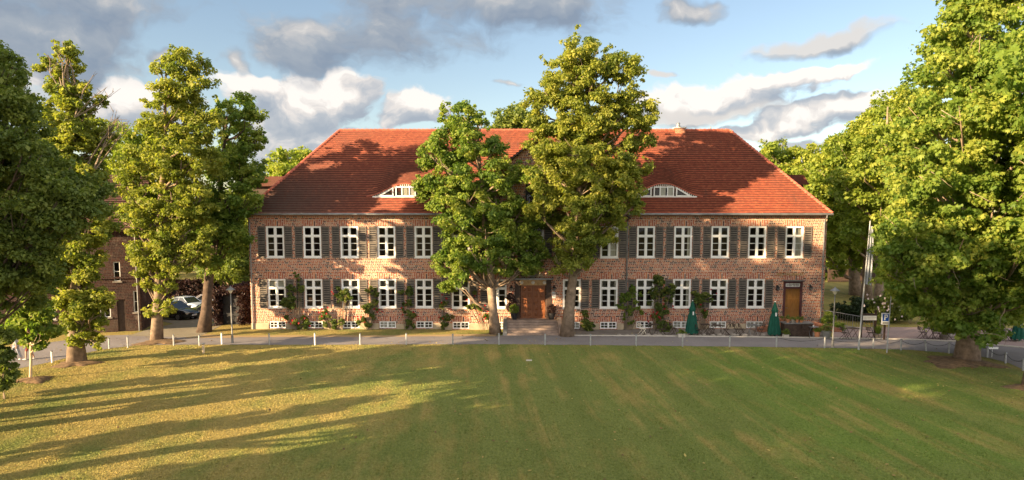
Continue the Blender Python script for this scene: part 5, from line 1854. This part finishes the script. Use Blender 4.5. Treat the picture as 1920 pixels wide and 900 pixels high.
def grass_pot(px, py, label, seed):
    b = gp(px, py)
    rg = random.Random(seed)
    root = empty('grass_planter', b, label, 'planter', 'pots of ornamental grass')
    MB().lathe([(.22, 0), (.3, .26), (.32, .28), (.32, .34), (.26, .34)], (0, 0, 0), 16).build('pot', M['rock'], root)
    V, T = [], []
    for k in range(420):
        a = rg.uniform(0, 6.283)
        r0 = rg.uniform(0, .2)
        ln_ = rg.uniform(.4, .75)
        sp = rg.uniform(.05, .35)
        d = Vector((math.cos(a), math.sin(a), 0))
        s1 = Vector((-d.y, d.x, 0)) * .011
        p0 = d * r0 + Vector((0, 0, .3))
        p1 = p0 + d * sp * .4 + Vector((0, 0, ln_ * .65))
        p2 = p0 + d * sp + Vector((0, 0, ln_ * .85))
        V += [p0 - s1, p0 + s1, p1 + s1 * .7, p1 - s1 * .7, p1 - s1 * .7, p1 + s1 * .7, p2 + s1 * .1, p2 - s1 * .1]
        T += [rg.random()] * 2
    Fc = np.arange(len(V)).reshape(-1, 4)
    np_mesh('grass_tuft', np.array([tuple(v) for v in V]), Fc, M['lime_green'], root, np.array(T))


grass_pot(1645, 634, 'pot of tall ornamental grass between notice board and parking sign', 1)
grass_pot(1771, 636, 'pot of ornamental grass on the square left of the chestnut trunk', 2)

# topiary balls in pots at the front door
for k, (px, mt, pm, lab) in enumerate([(964, 'lime_green', 'black', 'clipped green box ball in a black pot left of the front door'), (1034, 'purple_leaf', 'black', 'clipped brownish ball shrub in a dark pot right of the front door')]):
    x = fp(px, 590, YC - .45).x
    root = empty('ball_topiary', (x, YC - .45, ZDL), lab, 'potted shrub', 'ball shrubs at the front door')
    MB().lathe([(.19, 0), (.27, .38), (.29, .4), (.29, .47), (.24, .47)], (0, 0, 0), 18).build('pot', M[pm], root)
    MB().tube([(0, 0, .4), (0, 0, .6)], .04, 6).build('stem', M['twig'], root)
    rg = np.random.default_rng(220 + k)
    d = unit(rg.normal(size=(170, 3)))
    leaves('foliage', d * rg.uniform(.25, .36, (170, 1)) + np.array([0, 0, .78]), np.full(170, .07), 16, .06, M[mt if k == 0 else 'rose_brown'] if False else M[mt], root, rg)

# wall lanterns and plaques


def lantern(px, py, Y, label):
    p = fp(px, py, Y)
    root = empty('wall_lantern', p, label, 'wall lantern', 'iron wall lanterns')
    MB().box(-.06, .06, -.02, 0, -.3, .1).build('bracket', M['black'], root)
    MB().tube([(0, -.01, .02), (0, -.16, .1), (0, -.26, .02)], .018, 6).build('arm', M['black'], root)
    MB().lathe([(.05, -.2), (.11, .0)], (0, -.26, -.1), 6).build('lamp_glass', M['zinc'], root)
    MB().lathe([(.16, 0), (.06, .1), (.02, .16)], (0, -.26, -.1), 6).build('cap', M['black'], root)


lantern(958.5, 537, YC, 'black iron lantern on the wall left of the front door')
lantern(1039, 537, YC, 'black iron lantern on the wall right of the front door')
lantern(1457, 537, YF, 'black iron lantern on the wall left of the side door')
lantern(1519, 537, YF, 'black iron lantern on the wall right of the side door')
for (px, py, w_, h_, mt, lab) in ((1038.5, 555.5, .26, .26, 'sign_white', 'square white plaque with a small emblem on the brick wall'), (1037.5, 548.5, .24, .16, 'lead', 'small grey metal plate above the white plaque')):
    p = fp(px, py, YC)
    o = empty('wall_plaque', p, lab, 'plaque')
    MB().box(-w_ / 2, w_ / 2, -.03, -.002, -h_ / 2, h_ / 2).build('plate', M[mt], o)
    if mt == 'sign_white':
        MB().box(-.06, .06, -.034, -.031, -.05, .05).build('emblem', M['planter'], o)

# edging stones along the terrace
rk = random.Random(31)
for k in range(34):
    px = 1165 + k * 12.2 + rk.uniform(-4, 4)
    if px > 1560:
        px += 220
    b = gp(px, (629.5 if px < 1562 else 638.5 + max(0, px - 1800) * .06) + rk.uniform(-.8, .8))
    r_ = rk.uniform(.10, .24)
    bm = bmesh.new()
    bmesh.ops.create_icosphere(bm, subdivisions=2, radius=r_)
    for v in bm.verts:
        v.co *= rk.uniform(.86, 1.14)
        v.co.z *= .6
    me = bpy.data.meshes.new('edging_stone')
    bm.to_mesh(me)
    bm.free()
    me.materials.append(M['rock'])
    o = bpy.data.objects.new('edging_stone', me)
    C.objects.link(o)
    o.location = b + Vector((0, 0, r_ * .25))
    tag(o, 'rough grey field stone in the row along the ' + ('terrace edge' if px < 1562 else 'edge of the paved square'), 'stone', 'field stones edging the terrace')

# railing at the right house corner
ra, rb = Vector((23.0, 51.6, 0)), Vector((26.6, 49.4, 0))
rr_ = empty('railing', (ra + rb) / 2, 'grey metal railing running back from the right house corner', 'railing')
off = (ra + rb) / 2
rl_ = MB()
for z in (.12, 1.0):
    rl_.tube([ra - off + Vector((0, 0, z + .5)), rb - off + Vector((0, 0, z))], .025, 6)
rl_.build('rail', M['zinc'], rr_)
for k in range(26):
    p = ra.lerp(rb, k / 25) - off
    dz = .5 * (1 - k / 25)
    MB().tube([p + Vector((0, 0, (0 if k % 8 == 0 else .12) + dz * (k % 8 != 0))), p + Vector((0, 0, 1.0 + dz))], .03 if k % 8 == 0 else .011, 5).build('rail_post' if k % 8 == 0 else 'baluster', M['zinc'], rr_)

# far wooden fence and a pale trailer behind the park trees
fY = 88
fa, fb = fp(1553, 540, fY).x, fp(1705, 540, fY).x
fc = empty('board_fence', ((fa + fb) / 2, fY, 0), 'dark board fence in the shade far behind the lawn', 'fence')
n_ = 60
bf = MB()
for k in range(n_):
    x = (fa - fb) / 2 + (fb - fa) * k / n_
    bf.box(x, x + (fb - fa) / n_ - .02, -.02, .02, .05, 1.55 + .05 * (k % 3))
bf.build('board_panel', M['dark_wood'], fc)
for k in range(7):
    x = (fa - fb) / 2 + (fb - fa) * k / 6
    MB().box(x - .07, x + .07, .03, .17, -.1, 1.7).build('post', M['dark_wood'], fc)
trl = empty('trailer', (fp(1570, 530, 92).x, 92, 0), 'pale roofed trailer parked behind the board fence', 'trailer')
MB().box(-1.3, 1.3, -.8, .8, .5, 1.75).build('body', M['zinc'], trl)
MB().box(-1.35, 1.35, -.85, .85, 1.753, 1.92).build('roof', M['sign_white'], trl)
for sx in (-.7, .7):
    MB().tube([(sx, -.85, .32), (sx, -.6, .32)], .32, 16).build('wheel', M['tyre'], trl)

# ------------------------------------------------------------------ old farm building on the left
OB = Vector((fp(268, 600, 50.4).x, 50.4, 0))
ob = empty('farm_building', OB, 'old dark brick farm building in shade behind the leafy lime trees', 'building', None, R(20))
x0_, x1_, yb0, yb1, zo0, zo1 = -21.0, 0.0, 0.0, 9.0, -.6, 7.6
oh = []
ow_ = []
for (a, b, c, d) in ((184, 192, 592, 556), (200, 209, 592, 556), (216, 226, 526, 490), (152, 166, 592, 556), (150, 164, 526, 490), (252, 259, 585, 545), (100, 114, 592, 556), (60, 74, 592, 556)):
    p, q = fp(a, c, 50.4) - OB, fp(b, d, 50.4) - OB
    ow_.append((p.x * .92, q.x * .92, p.z, q.z))
dp, dq = fp(228, 624, 50.4) - OB, fp(238, 560, 50.4) - OB
odoor = (dp.x, dq.x, -.4, dq.z)
wb_ = MB()
panel(wb_, x0_, x1_, zo0, zo1, yb0, ow_ + [odoor])
wb_.poly([(x1_, yb0, zo0), (x1_, yb1, zo0 - .6), (x1_, yb1, zo1), (x1_, (yb0 + yb1) / 2, zo1 + 4), (x1_, yb0, zo1)])
wb_.poly([(x0_, yb0, zo0), (x0_, yb0, zo1), (x0_, (yb0 + yb1) / 2, zo1 + 4), (x0_, yb1, zo1), (x0_, yb1, zo0 - .6)])
wb_.poly([(x0_, yb1, zo0 - .6), (x0_, yb1, zo1), (x1_, yb1, zo1), (x1_, yb1, zo0 - .6)])
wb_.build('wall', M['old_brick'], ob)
MB().box(x0_, x1_ + .04, yb0 - .06, yb0 + .02, zf(545) - OB.z + 1.0, zf(545) - OB.z + 1.15).build('string_course', M['old_brick'], ob)
MB().box(x0_ + .1, x1_ - .1, yb0 + .8, yb0 + .9, zo0, zo1).build('inner_wall', M['interior'], ob)
for (a, b, c, d) in ow_:
    f = MB()
    t = .06
    f.box(a, a + t, yb0 + .05, yb0 + .12, c, d).box(b - t, b, yb0 + .05, yb0 + .12, c, d).box(a + t, b - t, yb0 + .05, yb0 + .12, c, c + t).box(a + t, b - t, yb0 + .05, yb0 + .12, d - t, d).box(a + t, b - t, yb0 + .055, yb0 + .11, (c + d) / 2 - .02, (c + d) / 2 + .02)
    fo = f.build('window', M['white'], ob)
    g_ = MB()
    g_.poly([(a, yb0 + .09, c), (b, yb0 + .09, c), (b, yb0 + .09, d), (a, yb0 + .09, d)])
    g_.build('pane', M['glass'], fo)
    MB().box(a - .1, b + .1, yb0 - .07, yb0 + .04, c - .1, c - .004).build('sill', M['rock'], fo)
MB().box(odoor[0], odoor[1], yb0 + .1, yb0 + .15, odoor[2], odoor[3]).build('door', M['dark_wood'], ob)
tb = MB()
for (ya, yy) in ((yb0 - .4, (yb0 + yb1) / 2), (yb1 + .4, (yb0 + yb1) / 2)):
    for k in range(24):
        f0, f1 = k / 24, (k + 1) / 24
        za, zb_ = zo1 - .15, zo1 + 4.1
        tb.poly([(x0_ - .3, ya + (yy - ya) * f0, za + (zb_ - za) * f0 + .05), (x1_ + .3, ya + (yy - ya) * f0, za + (zb_ - za) * f0 + .05), (x1_ + .3, ya + (yy - ya) * f1, za + (zb_ - za) * f1), (x0_ - .3, ya + (yy - ya) * f1, za + (zb_ - za) * f1)])
tb.build('roof', M['dark_tile'], ob)
MB().tube([(x1_ - .25, yb0 - .08, zo0), (x1_ - .25, yb0 - .08, zo1)], .05, 8).build('downpipe', M['zinc'], ob)


# ------------------------------------------------------------------ parked cars
def car(loc, rz, paint, label, sc=1.0):
    root = empty('parked_car', loc, label, 'car', 'cars in the parking yard', rz)
    root.scale = (sc, sc, sc)
    st = [(-2.2, .66, .40, .82), (-2.1, .78, .30, .93), (-1.5, .86, .22, .98), (-.6, .88, .2, .96), (.5, .88, .2, .95), (1.1, .87, .22, .92), (1.7, .84, .24, .84), (2.08, .76, .26, .72), (2.22, .6, .34, .6)]
    mb = MB()
    for (x, hw, zb, zt_) in st:
        zm = zb + (zt_ - zb) * .55
        mb.v += [(x, -hw * .9, zb), (x, -hw, zm), (x, -hw * .93, zt_), (x, -hw * .5, zt_ + .03), (x, hw * .5, zt_ + .03), (x, hw * .93, zt_), (x, hw, zm), (x, hw * .9, zb)]
    for i in range(len(st) - 1):
        for k in range(8):
            mb.f.append((i * 8 + k, i * 8 + (k + 1) % 8, (i + 1) * 8 + (k + 1) % 8, (i + 1) * 8 + k))
    mb.f += [tuple(range(7, -1, -1)), tuple(range((len(st) - 1) * 8, len(st) * 8))]
    mb.build('body', paint, root, True)
    gl = MB()
    lo = [(-1.85, .72, .95), (1.05, .78, .93)]
    B = [(-1.8, -.74, .96), (1.05, -.78, .93), (1.05, .78, .93), (-1.8, .74, .96)]
    T = [(-1.1, -.6, 1.40), (.25, -.62, 1.43), (.25, .62, 1.43), (-1.1, .6, 1.40)]
    for k in range(4):
        gl.poly([B[k], B[(k + 1) % 4], T[(k + 1) % 4], T[k]])
    gl.build('cabin_glass', M['car_glass'], root)
    rf_ = MB()
    T2 = [(a * 1.02, b * 1.03, c + .002) for a, b, c in T]
    U = [(a * .9, b * .8, c + .05) for a, b, c in T]
    rf_.poly(U)
    for k in range(4):
        rf_.poly([T2[k], T2[(k + 1) % 4], U[(k + 1) % 4], U[k]])
        a, b = Vector(B[k]), Vector(T[k])
        rf_.tube([a, b], .035, 5)
    for sy in (-1, 1):
        rf_.tube([(-.35, sy * .765, .95), (-.35, sy * .615, 1.42)], .03, 5)
    rf_.build('roof', paint, root)
    for sx in (-1.35, 1.35):
        for sy in (-1, 1):
            w_ = MB().tube([(sx, sy * .68, .32), (sx, sy * .885, .32)], .325, 20).build('wheel', M['tyre'], root)
            MB().tube([(sx, sy * .886, .32), (sx, sy * .9, .32)], .21, 12).build('rim', M['lead'], w_)
    for sy in (-1, 1):
        MB().box(2.04, 2.19, sy * .6 - .14, sy * .6 + .14, .56, .68).build('headlight', M['lamp_glass'], root)
        MB().box(-2.2, -2.1, sy * .62 - .12, sy * .62 + .12, .66, .82).build('tail_light', M['rose_red'], root)
        MB().box(.75, .95, sy * .86 - (.0 if sy > 0 else .16), sy * .86 + (.16 if sy > 0 else .0), .93, 1.06).build('wing_mirror', paint, root)
    MB().box(2.2, 2.23, -.26, .26, .4, .51).build('number_plate', M['sign_white'], root)
    return root


def paint(name, col):
    m, g = material(name)
    b = finish(g, col, 0.25, None, spec=.6)
    b.inputs['Coat Weight'].default_value = .6
    return m


M['car_glass'] = paint('tinted car glass', (0.015, 0.018, 0.02))
blk, wht, rd = paint('black car paint', (0.012, 0.014, 0.015)), paint('white car paint', (0.42, 0.46, 0.52)), paint('silver car paint', (0.35, 0.33, 0.34))


def gz(px, py, guess=60.0):
    z = 0.0
    for _ in range(8):
        p = gp(px, py, z)
        z = zt(p.x, p.y)
    return Vector((p.x, p.y, z))


CY = 65.0
for (px, Y, rz, pt, lab, sc) in ((393, 61, R(205), blk, 'black car with its nose showing left of the dark lime trunk', 1), (325, 59.5, R(-20), blk, 'dark car half hidden behind the leafy sprouts of the golden lime', 1.06), (352, 68, R(-28), wht, 'white car parked in front of the purple hedge', 1), (383, 72, R(205), rd, 'silver car with red tail lights seen just left of the dark trunk', 1), (424, 63, R(200), wht, 'white car mostly hidden by the hedge near the house corner', 1)):
    x = fp(px, 580, Y).x
    car(Vector((x, Y, zt(x, Y) + .016)), rz, pt, lab, sc)


# ------------------------------------------------------------------ two walkers on the lane
def person(loc, rz, top, legs, label, stride=.22, shorts=False):
    root = empty('person', loc, label, 'person', None, rz)

    def skin(name, verts, edges, rads, mat, lvl=1):
        me = bpy.data.meshes.new(name)
        me.from_pydata(verts, edges, [])
        me.materials.append(mat)
        o = bpy.data.objects.new(name, me)
        C.objects.link(o)
        md = o.modifiers.new('skin', 'SKIN')
        for i, r in enumerate(rads):
            v = me.skin_vertices[0].data[i]
            v.radius = r if hasattr(r, '__len__') else (r, r)
            v.use_root = i == 0
        sb_ = o.modifiers.new('sub', 'SUBSURF')
        sb_.levels = sb_.render_levels = lvl
        o.parent = root
        return o

    s = stride
    V = [(0, 0, .95), (0, 0, 1.12), (0, 0, 1.3), (0, 0, 1.44), (0, 0, 1.52), (.01, 0, 1.6), (.02, 0, 1.70)]
    Rr = [(.15, .11), (.14, .1), (.165, .11), (.12, .08), .055, (.085, .095), (.07, .08)]
    E = [(0, 1), (1, 2), (2, 3), (3, 4), (4, 5), (5, 6)]
    for sy in (-1, 1):
        b0 = len(V)
        d = s * sy
        V += [(0, sy * .1, .88), (d * .6 + .03, sy * .1, .5), (d - .02, sy * .1, .1), (d + .12, sy * .1, .04)]
        Rr += [.088, .058, .042, .036]
        E += [(0, b0), (b0, b0 + 1), (b0 + 1, b0 + 2), (b0 + 2, b0 + 3)]
        b1 = len(V)
        V += [(0, sy * .2, 1.40), (-d * .5, sy * .25, 1.13), (-d * .9 + .06, sy * .25, .9), (-d * .95 + .09, sy * .25, .82)]
        Rr += [.055, .042, .03, (.02, .036)]
        E += [(3, b1), (b1, b1 + 1), (b1 + 1, b1 + 2), (b1 + 2, b1 + 3)]
        for q in range(5):
            b2 = len(V)
            an = (q - 2) * .016
            th = q == 0
            V += [(-d * .95 + .09 + an + (.02 if th else 0), sy * .25, .8 if not th else .815), (-d * .95 + .1 + an * 1.3 + (.03 if th else 0), sy * .245, (.765 if not th else .79)), (-d * .95 + .1 + an * 1.2 + (.035 if th else 0), sy * .238, (.735 - .006 * (q == 3) if not th else .77))]
            Rr += [.009, .008, .007]
            E += [(b1 + 3, b2), (b2, b2 + 1), (b2 + 1, b2 + 2)]
    body = skin('body', V, E, Rr, M['skin'], 1)
    g = 1.22
    tv = V[:4] + [V[11], V[12], V[13], V[0]][:0]
    TV = [(0, 0, .93), (0, 0, 1.12), (0, 0, 1.3), (0, 0, 1.43)]
    TR = [(.175, .135), (.165, .125), (.185, .13), (.13, .095)]
    TE = [(0, 1), (1, 2), (2, 3)]
    for sy in (-1, 1):
        d = s * sy
        b1 = len(TV)
        TV += [(0, sy * .2, 1.40), (-d * .5, sy * .25, 1.13)] + ([] if shorts else [(-d * .9 + .05, sy * .25, .92)])
        TR += [.07, .056] + ([] if shorts else [.042])
        TE += [(3, b1), (b1, b1 + 1)] + ([] if shorts else [(b1 + 1, b1 + 2)])
    skin('jacket' if not shorts else 'shirt', TV, TE, TR, M[top], 1)
    PV, PR, PE = [(0, 0, .95)], [(.16, .125)], []
    for sy in (-1, 1):
        d = s * sy
        b1 = len(PV)
        PV += [(0, sy * .1, .86), (d * .6 + .03, sy * .1, .5)] + ([] if shorts else [(d - .02, sy * .1, .11)])
        PR += [.105, .078] + ([] if shorts else [.06])
        PE += [(0, b1), (b1, b1 + 1)] + ([] if shorts else [(b1 + 1, b1 + 2)])
    skin('shorts' if shorts else 'trousers', PV, PE, PR, M[legs], 1)
    for sy in (-1, 1):
        d = s * sy
        skin('shoe', [(d - .06, sy * .1, .05), (d + .06, sy * .1, .045), (d + .16, sy * .1, .035)], [(0, 1), (1, 2)], [.05, .048, .036], M['sign_white'], 1)
    skin('hair', [(-.02, 0, 1.66), (-.01, 0, 1.73), (.03, 0, 1.765)], [(0, 1), (1, 2)], [(.085, .09), (.095, .098), (.06, .07)], M['hair'], 1)
    hd = MB()
    for sy in (-1, 1):
        hd.lathe([(.001, 0), (.011, .004), (.001, .012)], (.098, sy * .03, 1.655), 6)
    hd.build('eyes', M['black'], root)
    MB().tube([(.095, 0, 1.645), (.122, 0, 1.615), (.098, 0, 1.61)], [.008, .014, .01], 6).build('nose', M['skin'], root)
    MB().tube([(.098, -.022, 1.58), (.105, 0, 1.578), (.098, .022, 1.58)], .007, 5).build('mouth', M['shorts'], root)
    for sy in (-1, 1):
        MB().tube([(.0, sy * .09, 1.66), (.01, sy * .1, 1.64), (.0, sy * .09, 1.61)], [.012, .018, .01], 6).build('ear', M['skin'], root)


person(gp(31, 676) + Vector((0, 0, .008)), R(195), 'jacket', 'denim', 'walker in grey jacket and pale trousers on the lane behind the sapling')
person(gp(56, 674.5) + Vector((0, 0, .008)), R(200), 'shirt', 'shorts', 'walker in white shirt and rust red shorts beside the sapling trunk', .18, True)


# ------------------------------------------------------------------ grass blades on the lawn
def grass():
    rg = np.random.default_rng(77)
    n = 560000
    Y = 1 / rg.uniform(1 / 46.0, 1 / 15.0, n)
    Y = np.where(rg.uniform(0, 1, n) < .5, Y, rg.uniform(15, 45, n))
    X = np.clip(rg.uniform(-1.0, 1.0, n) * (Y * .8 + 6), -40, 42)
    ne = np.array([(gp(*p).x, gp(*p).y) for p in NEAR])
    edge = np.interp(X, ne[:, 0], ne[:, 1])
    k = Y < edge + .12 * np.sin(X * 2.3 + 1.1 * np.sin(X * 5.7)) - .02 + rg.normal(0, .06, n)
    X, Y = X[k], Y[k]
    n = len(X)
    clump = np.sin(X * 3.1 + 1.7 * np.sin(Y * 1.3)) * np.sin(Y * 2.7 + 1.3 * np.sin(X * .9))
    h = rg.uniform(.016, .05, n) * (1 + .35 * clump) * np.where(rg.uniform(0, 1, n) < .01, 1.9, 1)
    a = rg.uniform(0, 6.283, n)
    lean = rg.uniform(.1, 1.0, n) * h
    b = rg.uniform(0, 6.283, n)
    w = .008 + .00022 * Y
    P = np.stack([X, Y, np.zeros(n)], 1)
    S = np.stack([np.cos(a) * w, np.sin(a) * w, np.zeros(n)], 1)
    T = P + np.stack([np.cos(b) * lean, np.sin(b) * lean, h], 1)
    V = np.stack([P - S, P + S, T], 1).reshape(-1, 3)
    dry = .45 + rg.normal(0, .24, n)
    o = np_mesh('grass', V, np.arange(3 * n).reshape(-1, 3), M['blade'], None, np.clip(dry, 0, 1))
    tag(o, 'short mown grass of the lawn with dry straw patches', 'grass', kind='stuff')


grass()


def fallen_leaves():
    rg = np.random.default_rng(88)
    n = 1500
    src = np.array([(pA.x, pA.y), (pB.x, pB.y), (pE.x, pE.y), (pE2.x, pE2.y), (4.0, 46.0), (-1.0, 46.5)])
    k = rg.integers(0, len(src), n)
    P = src[k] + rg.normal(0, 1, (n, 2)) * np.array([4.5, 3.2])
    far = rg.uniform(0, 1, n) < .4
    P[far] = np.stack([rg.uniform(-20, 26, far.sum()), rg.uniform(20, 44, far.sum())], 1)
    P = P[P[:, 1] < 49.5]
    n = len(P)
    a = rg.uniform(0, 6.283, n)
    L = rg.uniform(.04, .075, n)
    z = rg.uniform(.03, .06, n)
    t = np.stack([np.cos(a), np.sin(a), rg.normal(0, .25, n)], 1) * L[:, None]
    q = np.stack([-np.sin(a), np.cos(a), rg.normal(0, .25, n)], 1) * (L * .7)[:, None]
    c = np.stack([P[:, 0], P[:, 1], z], 1)
    V = np.stack([c - t, c - q, c + t, c + q], 1).reshape(-1, 3)
    o = np_mesh('fallen_leaves', V, np.arange(4 * n).reshape(-1, 4), M['dry_leaf'], None, rg.uniform(0, 1, n))
    tag(o, 'dry yellow and brown leaves scattered over the lawn', 'leaves', kind='stuff')


fallen_leaves()
